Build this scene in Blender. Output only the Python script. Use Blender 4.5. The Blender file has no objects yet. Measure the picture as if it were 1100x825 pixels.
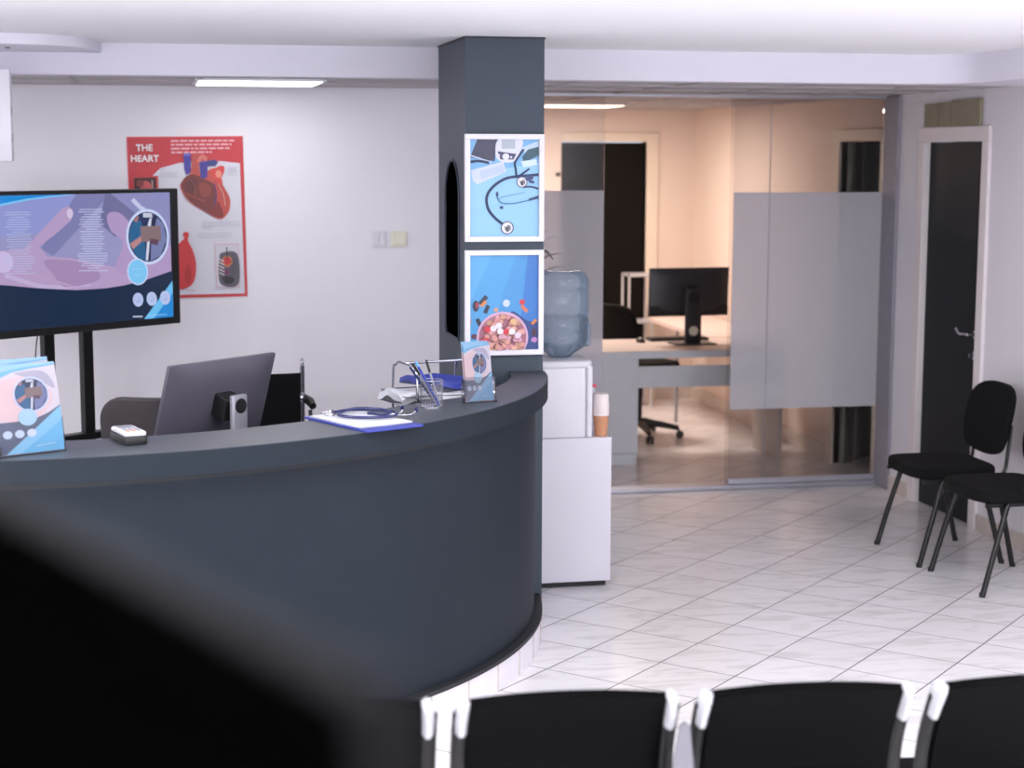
import bpy, bmesh, math, random
from mathutils import Vector, Matrix
random.seed(7)
SC = bpy.context.scene
COL = SC.collection
PI = math.pi
# ------------------------------------------------------------------ camera, world, lights, exposure
EXPO = 0.45
SC.view_settings.view_transform = 'Standard'
SC.view_settings.look = 'None'
SC.view_settings.gamma = 1.0
SC.view_settings.use_curve_mapping = False
SC.view_settings.exposure = EXPO
cd = bpy.data.cameras.new('camera'); cam = bpy.data.objects.new('camera', cd); COL.objects.link(cam)
cd.sensor_width = 36.0; cd.lens = 1850.0 / 1100.0 * 36.0
cam.matrix_world = (Matrix.Translation((0, 0, 2.03)) @ Matrix.Rotation(-math.radians(11.6), 4, 'Z')
                    @ Matrix.Rotation(PI / 2 - 0.1345, 4, 'X') @ Matrix.Rotation(0.003, 4, 'Z'))
cd.dof.use_dof = True; cd.dof.focus_distance = 6.6; cd.dof.aperture_fstop = 2.5
cd.clip_start = 0.05
SC.camera = cam
W = bpy.data.worlds.new('world'); SC.world = W; W.use_nodes = True
W.node_tree.nodes['Background'].inputs[0].default_value = (0.75, 0.85, 1.0, 1)
W.node_tree.nodes['Background'].inputs[1].default_value = 1.0
try:
    SC.cycles.use_denoising = True
    SC.cycles.max_bounces = 10; SC.cycles.diffuse_bounces = 6; SC.cycles.glossy_bounces = 4
    SC.cycles.transmission_bounces = 8; SC.cycles.transparent_max_bounces = 16
    SC.cycles.sample_clamp_indirect = 6.0; SC.cycles.caustics_reflective = False; SC.cycles.caustics_refractive = False
except Exception:
    pass

def area(name, loc, rot, sx, sy, power, color, spread=PI):
    l = bpy.data.lights.new(name, 'AREA'); l.shape = 'RECTANGLE'; l.size = sx; l.size_y = sy
    l.energy = power; l.color = color; l.spread = spread
    o = bpy.data.objects.new(name, l); COL.objects.link(o); o.location = loc; o.rotation_euler = rot
    return o
COOL = (0.985, 0.985, 0.985); WARM = (1.0, 0.85, 0.74)
DAY = (0.96, 0.98, 1.0)
area('daylight_window_light', (0.4, -3.02, 1.45), (PI / 2 + .35, 0, 0), 6.6, 1.7, 150, DAY)          # in the window behind the camera
PANELS = [(-2.2, 1.2), (0.9, 1.2), (3.3, 1.2), (-2.2, 4.7), (0.6, 4.7), (3.1, 4.7)]  # unseen ceiling panels, added to light the waiting area
for (x_, y_) in PANELS:
    area('added_ceiling_light', (x_, y_, 2.475), (0, 0, 0), 0.58, 0.58, (46 if y_ < 2 else 23) * (2.3 if x_ < 0 else 1.0), COOL)
area('reception_lamp_light', (0.495, 8.60, 2.345), (0, 0, 0), 0.56, 0.5, 2.6, COOL)
area('reception_lamp_light', (-2.1, 8.60, 2.345), (0, 0, 0), 0.56, 0.5, 15, COOL)  # unseen lamp added to brighten the left of the reception wall
area('office_lamp_light', (3.0, 12.3, 2.335), (0, 0, 0), 0.56, 0.56, 38, WARM)

# ------------------------------------------------------------------ materials
def lin(c):
    c = c / 255.0
    return c / 12.92 if c <= 0.04045 else ((c + 0.055) / 1.055) ** 2.4
def rgb(r, g, b): return (lin(r), lin(g), lin(b), 1.0)
MATS = {}
def mat(name, col, rough=0.6, metal=0.0, var=0.05, scale=12.0, bump=0.0, bscale=200.0, spec=0.5, coat=0.0, emit=0.0, stretch=None, sheen=0.0):
    m = bpy.data.materials.new(name); m.use_nodes = True; nt = m.node_tree; b = nt.nodes['Principled BSDF']
    b.inputs['Roughness'].default_value = rough; b.inputs['Metallic'].default_value = metal
    b.inputs['Specular IOR Level'].default_value = spec; b.inputs['Coat Weight'].default_value = coat
    if sheen: b.inputs['Sheen Weight'].default_value = sheen
    tc = nt.nodes.new('ShaderNodeTexCoord'); mp = nt.nodes.new('ShaderNodeMapping')
    nt.links.new(tc.outputs['Object'], mp.inputs['Vector'])
    if stretch: mp.inputs['Scale'].default_value = stretch
    n = nt.nodes.new('ShaderNodeTexNoise'); n.inputs['Scale'].default_value = scale; n.inputs['Detail'].default_value = 4
    nt.links.new(mp.outputs[0], n.inputs['Vector'])
    r = nt.nodes.new('ShaderNodeValToRGB')
    r.color_ramp.elements[0].position = 0.3; r.color_ramp.elements[1].position = 0.7
    r.color_ramp.elements[0].color = tuple(c * (1 - var) for c in col[:3]) + (1,)
    r.color_ramp.elements[1].color = tuple(min(1, c * (1 + var)) for c in col[:3]) + (1,)
    nt.links.new(n.outputs['Fac'], r.inputs['Fac']); nt.links.new(r.outputs['Color'], b.inputs['Base Color'])
    if emit:
        b.inputs['Emission Strength'].default_value = emit; nt.links.new(r.outputs['Color'], b.inputs['Emission Color'])
    if bump:
        n2 = nt.nodes.new('ShaderNodeTexNoise'); n2.inputs['Scale'].default_value = bscale
        nt.links.new(mp.outputs[0], n2.inputs['Vector'])
        bm = nt.nodes.new('ShaderNodeBump'); bm.inputs['Strength'].default_value = bump; bm.inputs['Distance'].default_value = 0.002
        nt.links.new(n2.outputs['Fac'], bm.inputs['Height']); nt.links.new(bm.outputs['Normal'], b.inputs['Normal'])
    MATS[name] = m
    return m
M_WALL = mat('painted_wall', rgb(228, 225, 231), 0.85, var=0.012, scale=3, bump=0.05)
M_CEIL = mat('white_ceiling_paint', rgb(250, 250, 252), 0.9, var=0.006, scale=3)
M_SOFF = mat('soffit_paint', rgb(226, 223, 234), 0.85, var=0.01, scale=3)
M_WARMWALL = mat('office_wall_paint', rgb(226, 210, 200), 0.85, var=0.012, scale=3)
M_CASING = mat('cream_door_casing', rgb(226, 214, 200), 0.6, var=0.02)
M_WHITECASE = mat('white_door_casing', rgb(228, 221, 222), 0.6, var=0.02)
M_DDOOR = mat('charcoal_door_leaf', rgb(25, 30, 36), 0.5, var=0.04, scale=4, spec=0.15)
M_BDOOR = mat('dark_brown_door_leaf', rgb(20, 17, 16), 0.5, var=0.05, scale=4, spec=0.1)
M_DARK = mat('dark_corridor_shade', rgb(40, 38, 40), 0.9)  # dark colour stands in for the unlit corridor
M_GREY = mat('slate_laminate', rgb(64, 73, 84), 0.5, var=0.03, scale=5, spec=0.25)
M_COUNTER = mat('counter_front_laminate', rgb(34, 41, 49), 0.55, var=0.04, scale=4, spec=0.15)
M_CTOP = mat('counter_top_laminate', rgb(66, 70, 78), 0.38, var=0.03, scale=5, spec=0.45)
M_BLACKP = mat('black_plastic', rgb(20, 20, 22), 0.45, var=0.1)
M_BLACKM = mat('black_metal', rgb(16, 16, 17), 0.35, metal=0.2, var=0.1)
M_LEATHER = mat('black_leatherette', rgb(4, 4, 5), 0.3, var=0.15, scale=30, spec=0.05)
M_FABRIC = mat('black_fabric', rgb(13, 13, 15), 0.95, var=0.3, scale=180, bump=0.4, bscale=500, spec=0.2)
M_BROWN = mat('dark_brown_fabric', rgb(64, 58, 62), 0.8, var=0.08, scale=60, bump=0.2, bscale=400)
M_CHROME = mat('brushed_chrome', rgb(200, 200, 205), 0.2, metal=1.0, var=0.04)
M_ALU = mat('aluminium', rgb(190, 190, 200), 0.4, metal=0.75, var=0.03)
M_WHITEMET = mat('white_powder_coat', rgb(205, 205, 210), 0.35, metal=0.3, var=0.02)
M_WHITE = mat('white_laminate', rgb(212, 209, 219), 0.5, var=0.012, scale=3)
M_WPLAS = mat('white_plastic', rgb(216, 214, 222), 0.35, var=0.015)
M_CREAM = mat('cream_plastic', rgb(224, 222, 205), 0.45, var=0.02)
M_DESK = mat('grey_desk_laminate', rgb(218, 222, 230), 0.5, var=0.02)
M_DESKTOP = mat('pale_desktop_laminate', rgb(222, 205, 198), 0.45, var=0.02)
M_BEIGE = mat('beige_panel', rgb(196, 184, 176), 0.5, var=0.02)
M_BASE = mat('beige_baseboard_tile', rgb(206, 196, 188), 0.3, var=0.08, scale=14)
M_PAPER = mat('white_paper', rgb(205, 206, 214), 0.8, var=0.01)
M_BLUE = mat('royal_blue_plastic', rgb(46, 58, 150), 0.4, var=0.08)
M_NAVY = mat('navy_rubber', rgb(34, 40, 88), 0.35, var=0.08)
M_SKYPEN = mat('light_blue_plastic', rgb(90, 160, 225), 0.35, var=0.05)
M_MONB = mat('dark_grey_plastic', rgb(84, 80, 92), 0.42, var=0.04, scale=6)
M_MONBD = mat('graphite_plastic', rgb(44, 44, 48), 0.4, var=0.04)
M_SILVER = mat('silver_plastic', rgb(150, 150, 160), 0.38, metal=0.4, var=0.04)
M_KRAFT = mat('kraft_paper', rgb(196, 140, 106), 0.8, var=0.06, scale=40)
M_CUPW = mat('white_paper_cup', rgb(228, 216, 216), 0.7, var=0.02)
M_RED = mat('red_plastic', rgb(215, 70, 90), 0.4, var=0.04)
M_OLIVE = mat('olive_board', rgb(142, 134, 114), 0.85, var=0.12, scale=20, stretch=(1, 1, 0.2))
M_LEAF = mat('grey_green_leaf', rgb(98, 98, 92), 0.5, var=0.2, scale=20)
M_LEAFP = mat('pale_leaf', rgb(215, 210, 215), 0.6, var=0.05)
M_POT = mat('clay_pot', rgb(120, 90, 75), 0.8, var=0.1)
M_ORANGE = mat('orange_key', rgb(235, 130, 90), 0.4)
M_TRIMSHADE = mat('dark_trim_and_shade', rgb(30, 31, 36), 0.6)
M_LAMP = mat('lamp_diffuser', (1, 1, 1, 1), 0.6, var=0.0, emit=1.6)
M_LAMPW = mat('warm_lamp_diffuser', (1, 0.86, 0.72, 1), 0.6, var=0.0, emit=2.0)
M_SCREENDARK = mat('divider_fabric_and_slot_shade', rgb(2, 2, 2), 0.95, var=0.2, scale=50, spec=0.0)

def glass_mat(name, tint, refl=0.1, rough=0.0):
    m = bpy.data.materials.new(name); m.use_nodes = True; nt = m.node_tree; nt.nodes.clear()
    out = nt.nodes.new('ShaderNodeOutputMaterial'); t = nt.nodes.new('ShaderNodeBsdfTransparent'); g = nt.nodes.new('ShaderNodeBsdfGlossy')
    n = nt.nodes.new('ShaderNodeTexNoise'); n.inputs['Scale'].default_value = 1.5
    r = nt.nodes.new('ShaderNodeValToRGB'); r.color_ramp.elements[0].color = tuple(c * 0.98 for c in tint[:3]) + (1,); r.color_ramp.elements[1].color = tint
    nt.links.new(n.outputs['Fac'], r.inputs['Fac']); nt.links.new(r.outputs['Color'], t.inputs['Color'])
    g.inputs['Roughness'].default_value = rough
    lw = nt.nodes.new('ShaderNodeFresnel'); lw.inputs['IOR'].default_value = 1.0 + refl * 4.5
    mx = nt.nodes.new('ShaderNodeMixShader'); nt.links.new(lw.outputs[0], mx.inputs[0])
    nt.links.new(t.outputs[0], mx.inputs[1]); nt.links.new(g.outputs[0], mx.inputs[2]); nt.links.new(mx.outputs[0], out.inputs[0])
    return m
M_GLASS = glass_mat('clear_glass', (0.93, 0.93, 0.935, 1), 0.06)
M_ACRYL = glass_mat('clear_acrylic', (0.975, 0.975, 0.99, 1), 0.11)
def frost_mat():
    m = bpy.data.materials.new('frosted_film'); m.use_nodes = True; nt = m.node_tree; nt.nodes.clear()
    out = nt.nodes.new('ShaderNodeOutputMaterial')
    d = nt.nodes.new('ShaderNodeBsdfDiffuse'); tl = nt.nodes.new('ShaderNodeBsdfTranslucent'); tr = nt.nodes.new('ShaderNodeBsdfRefraction')
    n = nt.nodes.new('ShaderNodeTexNoise'); n.inputs['Scale'].default_value = 400
    r = nt.nodes.new('ShaderNodeValToRGB'); r.color_ramp.elements[0].color = rgb(244, 245, 252); r.color_ramp.elements[1].color = rgb(250, 250, 254)
    nt.links.new(n.outputs['Fac'], r.inputs['Fac'])
    for s in (d, tl): nt.links.new(r.outputs['Color'], s.inputs['Color'])
    tr.inputs['Color'].default_value = (0.84, 0.87, 1.0, 1); tr.inputs['IOR'].default_value = 1.12; tr.inputs['Roughness'].default_value = 0.22
    a = nt.nodes.new('ShaderNodeMixShader'); a.inputs[0].default_value = 0.35
    nt.links.new(d.outputs[0], a.inputs[1]); nt.links.new(tl.outputs[0], a.inputs[2])
    b = nt.nodes.new('ShaderNodeMixShader'); b.inputs[0].default_value = 0.42
    nt.links.new(a.outputs[0], b.inputs[1]); nt.links.new(tr.outputs[0], b.inputs[2]); nt.links.new(b.outputs[0], out.inputs[0])
    return m
M_FROST = frost_mat()
def water_mat(name, col, rough, refl):
    m = glass_mat(name, col, refl, rough)
    return m
def bottle_mat():
    m = glass_mat('blue_bottle_plastic', (0.90, 0.94, 0.975, 1), 0.11, 0.08); nt = m.node_tree
    out = [n for n in nt.nodes if n.type == 'OUTPUT_MATERIAL'][0]; src = out.inputs[0].links[0].from_socket
    d = nt.nodes.new('ShaderNodeBsdfDiffuse'); d.inputs[0].default_value = rgb(186, 208, 232); tl = nt.nodes.new('ShaderNodeBsdfTranslucent'); tl.inputs[0].default_value = rgb(205, 224, 244)
    a = nt.nodes.new('ShaderNodeMixShader'); a.inputs[0].default_value = .4; nt.links.new(d.outputs[0], a.inputs[1]); nt.links.new(tl.outputs[0], a.inputs[2])
    b = nt.nodes.new('ShaderNodeMixShader'); b.inputs[0].default_value = .3; nt.links.new(src, b.inputs[1]); nt.links.new(a.outputs[0], b.inputs[2]); nt.links.new(b.outputs[0], out.inputs[0])
    return m
M_BOTTLE = bottle_mat()
M_WATER = glass_mat('water', (0.90, 0.94, 0.965, 1), 0.06, 0.02)

def attr_mat(name, rough, emit=None, coat=0.0, k=1.0):
    m = bpy.data.materials.new(name); m.use_nodes = True; nt = m.node_tree; b = nt.nodes['Principled BSDF']
    a = nt.nodes.new('ShaderNodeVertexColor'); a.layer_name = 'Col'
    b.inputs['Roughness'].default_value = rough; b.inputs['Coat Weight'].default_value = coat
    if emit is None:
        mu = nt.nodes.new('ShaderNodeMixRGB'); mu.blend_type = 'MULTIPLY'; mu.inputs[0].default_value = 1.0; mu.inputs[2].default_value = (k, k, k, 1)
        nt.links.new(a.outputs['Color'], mu.inputs[1]); nt.links.new(mu.outputs[0], b.inputs['Base Color'])
    else:
        b.inputs['Base Color'].default_value = (0.01, 0.01, 0.01, 1)
        nt.links.new(a.outputs['Color'], b.inputs['Emission Color']); b.inputs['Emission Strength'].default_value = emit
    return m
M_PRINT = attr_mat('printed_paper', 0.45, k=.82)
M_GLOSSPRINT = attr_mat('printed_card', 0.3, k=.8)
M_LEAFLET = attr_mat('printed_leaflet', 0.4, k=.47)
M_SCREEN = attr_mat('lit_screen', 0.25, emit=1.0 / (2 ** EXPO))

def floor_mat():
    m = bpy.data.materials.new('marbled_floor_tiles'); m.use_nodes = True; nt = m.node_tree; L = nt.links; b = nt.nodes['Principled BSDF']
    def N(t): return nt.nodes.new(t)
    def MA(op, a, bb=None, c=None):
        n = N('ShaderNodeMath'); n.operation = op
        for i, v in enumerate((a, bb, c)):
            if v is None: continue
            if isinstance(v, (int, float)): n.inputs[i].default_value = v
            else: L.new(v, n.inputs[i])
        return n.outputs[0]
    geo = N('ShaderNodeNewGeometry'); sep = N('ShaderNodeSeparateXYZ'); L.new(geo.outputs['Position'], sep.inputs[0])
    T = 0.3305; k = 1 / (T * math.sqrt(2))
    dx = MA('SUBTRACT', sep.outputs['X'], 1.231); dy = MA('SUBTRACT', sep.outputs['Y'], 7.137)
    u = MA('MULTIPLY', MA('ADD', dx, dy), k); v = MA('MULTIPLY', MA('SUBTRACT', dx, dy), k)
    def edge(w):
        f = MA('FRACT', w); g = MA('SUBTRACT', 1.0, f); return MA('MINIMUM', f, g)
    eu, ev = edge(u), edge(v)
    def ss(x, a, c):
        mr = N('ShaderNodeMapRange'); mr.inputs['From Min'].default_value = a; mr.inputs['From Max'].default_value = c
        mr.interpolation_type = 'SMOOTHSTEP'; L.new(x, mr.inputs['Value']); return mr.outputs[0]
    gv = MA('MULTIPLY', MA('SUBTRACT', 1.0, ss(ev, 0.006, 0.011)), 0.95)   # lines running away from the viewer: darker joints
    gu = MA('MULTIPLY', MA('SUBTRACT', 1.0, ss(eu, 0.006, 0.012)), 0.85)
    g = MA('MAXIMUM', gu, gv)
    cell = N('ShaderNodeCombineXYZ'); L.new(MA('FLOOR', u), cell.inputs[0]); L.new(MA('FLOOR', v), cell.inputs[1])
    wn = N('ShaderNodeTexWhiteNoise'); L.new(cell.outputs[0], wn.inputs['Vector'])
    off = N('ShaderNodeVectorMath'); off.operation = 'MULTIPLY_ADD'; L.new(wn.outputs['Color'], off.inputs[0]); off.inputs[1].default_value = (7, 7, 7); L.new(geo.outputs['Position'], off.inputs[2])
    mp = N('ShaderNodeMapping'); mp.inputs['Rotation'].default_value = (0, 0, 0.5); mp.inputs['Scale'].default_value = (2.0, 8.0, 1); L.new(off.outputs[0], mp.inputs[0])
    nz = N('ShaderNodeTexNoise'); nz.inputs['Scale'].default_value = 1.6; nz.inputs['Detail'].default_value = 7; nz.inputs['Distortion'].default_value = 1.2; L.new(mp.outputs[0], nz.inputs['Vector'])
    r = N('ShaderNodeValToRGB'); e = r.color_ramp.elements
    e[0].position = 0.33; e[0].color = rgb(216, 212, 214); e[1].position = 0.52; e[1].color = rgb(231, 228, 231)
    L.new(nz.outputs['Fac'], r.inputs['Fac'])
    hsv = N('ShaderNodeHueSaturation'); L.new(r.outputs['Color'], hsv.inputs['Color']); L.new(MA('MULTIPLY_ADD', wn.outputs['Value'], 0.05, 0.96), hsv.inputs['Value'])
    mx = N('ShaderNodeMixRGB'); L.new(g, mx.inputs[0]); L.new(hsv.outputs['Color'], mx.inputs[1]); mx.inputs[2].default_value = rgb(58, 52, 56)
    L.new(mx.outputs[0], b.inputs['Base Color'])
    L.new(MA('MULTIPLY_ADD', g, 0.4, 0.22), b.inputs['Roughness'])
    bp = N('ShaderNodeBump'); bp.inputs['Strength'].default_value = 0.3; bp.inputs['Distance'].default_value = 0.002; bp.invert = True
    L.new(g, bp.inputs['Height']); L.new(bp.outputs[0], b.inputs['Normal'])
    return m
M_FLOOR = floor_mat()
def plinth_mat():   # vertical-jointed white tile strips round the counter foot
    m = mat('white_plinth_tile', rgb(222, 219, 226), 0.3, var=0.03, scale=9, stretch=(1, 1, 0.3))
    return m
M_PLINTH = plinth_mat()
def ceil_tile_mat():
    m = mat('ceiling_tile', rgb(182, 177, 180), 0.9, var=0.02, scale=30, bump=0.2)
    return m
M_CTILE = ceil_tile_mat()

# ------------------------------------------------------------------ mesh helpers
class MB:
    def __init__(s): s.bm = bmesh.new()
    def _add(s, bm2, mtx=None, mi=0):
        me = bpy.data.meshes.new('tmp')
        if mtx is not None: bmesh.ops.transform(bm2, matrix=mtx, verts=bm2.verts)
        for f in bm2.faces: f.material_index = mi
        bm2.to_mesh(me); bm2.free(); s.bm.from_mesh(me); bpy.data.meshes.remove(me); return s
    def box(s, x0, x1, y0, y1, z0, z1, r=0.0, seg=2, mtx=None, mi=0):
        b = bmesh.new(); bmesh.ops.create_cube(b, size=1)
        bmesh.ops.transform(b, matrix=Matrix.Translation(((x0 + x1) / 2, (y0 + y1) / 2, (z0 + z1) / 2)) @ Matrix.Diagonal((x1 - x0, y1 - y0, z1 - z0, 1)), verts=b.verts)
        if r > 0: bmesh.ops.bevel(b, geom=b.edges[:], offset=r, segments=seg, affect='EDGES', profile=0.5)
        return s._add(b, mtx, mi)
    def prism(s, pts, z0, z1, r=0.0, seg=2, mtx=None, mi=0):
        b = bmesh.new(); lo = [b.verts.new((p[0], p[1], z0)) for p in pts]; hi = [b.verts.new((p[0], p[1], z1)) for p in pts]
        n = len(pts); top = b.faces.new(hi); bot = b.faces.new(lo[::-1])
        for i in range(n): b.faces.new((lo[i], lo[(i + 1) % n], hi[(i + 1) % n], hi[i]))
        bmesh.ops.recalc_face_normals(b, faces=b.faces[:])
        if r > 0:
            es = [e for e in b.edges if abs(e.verts[0].co.z - e.verts[1].co.z) < 1e-7]
            bmesh.ops.bevel(b, geom=es, offset=r, segments=seg, affect='EDGES', profile=0.5)
        return s._add(b, mtx, mi)
    def tube(s, pts, rad, n=10, closed=False, mtx=None, mi=0, caps=True, flat=None):
        pts = [Vector(p) for p in pts]; rads = rad if isinstance(rad, (list, tuple)) else [rad] * len(pts)
        b = bmesh.new(); N = len(pts); rings = []
        def tan(i):
            if closed: return (pts[(i + 1) % N] - pts[i - 1]).normalized()
            if i == 0: return (pts[1] - pts[0]).normalized()
            if i == N - 1: return (pts[-1] - pts[-2]).normalized()
            return ((pts[i + 1] - pts[i]).normalized() + (pts[i] - pts[i - 1]).normalized()).normalized()
        t = tan(0); up = Vector((0, 0, 1)) if abs(t.z) < 0.9 else Vector((1, 0, 0)); u = t.cross(up).normalized()
        for i in range(N):
            t = tan(i); u = (u - t * u.dot(t)).normalized(); w = t.cross(u)
            fa, fb = (1, 1) if flat is None else flat
            rings.append([b.verts.new(pts[i] + (u * math.cos(2 * PI * k / n) * fa + w * math.sin(2 * PI * k / n) * fb) * rads[i]) for k in range(n)])
        for i in range(N if closed else N - 1):
            A, B = rings[i], rings[(i + 1) % N]
            for k in range(n): b.faces.new((A[k], A[(k + 1) % n], B[(k + 1) % n], B[k]))
        if caps and not closed: b.faces.new(rings[0][::-1]); b.faces.new(rings[-1])
        bmesh.ops.recalc_face_normals(b, faces=b.faces[:])
        return s._add(b, mtx, mi)
    def lathe(s, prof, n=32, mtx=None, mi=0, closed=False):
        b = bmesh.new(); rings = []
        for (r, z) in prof:
            if r < 1e-6: rings.append([b.verts.new((0, 0, z))])
            else: rings.append([b.verts.new((r * math.cos(2 * PI * k / n), r * math.sin(2 * PI * k / n), z)) for k in range(n)])
        for A, B in zip(rings, rings[1:] + ([rings[0]] if closed else [])):
            for k in range(n):
                j = (k + 1) % n
                if len(A) == 1 and len(B) == 1: continue
                if len(A) == 1: b.faces.new((A[0], B[j], B[k]))
                elif len(B) == 1: b.faces.new((A[k], A[j], B[0]))
                else: b.faces.new((A[k], A[j], B[j], B[k]))
        bmesh.ops.recalc_face_normals(b, faces=b.faces[:])
        return s._add(b, mtx, mi)
    def grid(s, fn, nu, nv, thick=0.0, mtx=None, mi=0):
        b = bmesh.new(); V = [[b.verts.new(fn(i / nu, j / nv)) for j in range(nv + 1)] for i in range(nu + 1)]
        for i in range(nu):
            for j in range(nv): b.faces.new((V[i][j], V[i + 1][j], V[i + 1][j + 1], V[i][j + 1]))
        if thick:
            bmesh.ops.recalc_face_normals(b, faces=b.faces[:])
            bmesh.ops.solidify(b, geom=b.faces[:], thickness=thick)
        return s._add(b, mtx, mi)
    def build(s, name, m, parent=None, smooth=False, loc=None, rot=None, mtx=None):
        me = bpy.data.meshes.new(name); s.bm.to_mesh(me); s.bm.free()
        for mm in (m if isinstance(m, (list, tuple)) else [m]): me.materials.append(mm)
        if smooth:
            for p in me.polygons: p.use_smooth = True
            try: me.set_sharp_from_angle(angle=math.radians(38))
            except Exception: pass
        o = bpy.data.objects.new(name, me); COL.objects.link(o)
        if parent: o.parent = parent
        if mtx is not None: o.matrix_local = mtx
        if loc: o.location = loc
        if rot: o.rotation_euler = rot
        return o
def thing(name, label, cat, loc=(0, 0, 0), rz=0.0, group=None):
    o = bpy.data.objects.new(name, None); COL.objects.link(o); o.location = loc; o.rotation_euler = (0, 0, rz); o.empty_display_size = 0.1
    tag(o, label, cat, group); return o
def tag(o, label, cat, group=None):
    o['label'] = label; o['category'] = cat
    if group: o['group'] = group
    return o
def struct(o, label=None):
    o['kind'] = 'structure'
    if label: o['label'] = label
    return o
def RX(a): return Matrix.Rotation(a, 4, 'X')
def RY(a): return Matrix.Rotation(a, 4, 'Y')
def RZ(a): return Matrix.Rotation(a, 4, 'Z')
def TR(x, y, z): return Matrix.Translation((x, y, z))
def spline(P, n=8, closed=False):
    P = [Vector(p) for p in P]; out = []; N = len(P); R = N if closed else N - 1
    for i in range(R):
        p0 = P[(i - 1) % N] if closed or i > 0 else P[0] * 2 - P[1]; p1 = P[i]; p2 = P[(i + 1) % N]
        p3 = P[(i + 2) % N] if closed or i + 2 < N else P[-1] * 2 - P[-2]
        for k in range(n):
            t = k / n; out.append(0.5 * ((2 * p1) + (-p0 + p2) * t + (2 * p0 - 5 * p1 + 4 * p2 - p3) * t * t + (-p0 + 3 * p1 - 3 * p2 + p3) * t ** 3))
    if not closed: out.append(P[-1])
    return out
def rrect(w, h, r, n=6, cx=0, cy=0):
    out = []
    for (sx, sy, a0) in ((1, 1, 0), (-1, 1, PI / 2), (-1, -1, PI), (1, -1, 1.5 * PI)):
        for k in range(n + 1):
            a = a0 + k / n * PI / 2
            out.append((cx + sx * (w / 2 - r) + r * math.cos(a), cy + sy * (h / 2 - r) + r * math.sin(a)))
    return out

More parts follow.
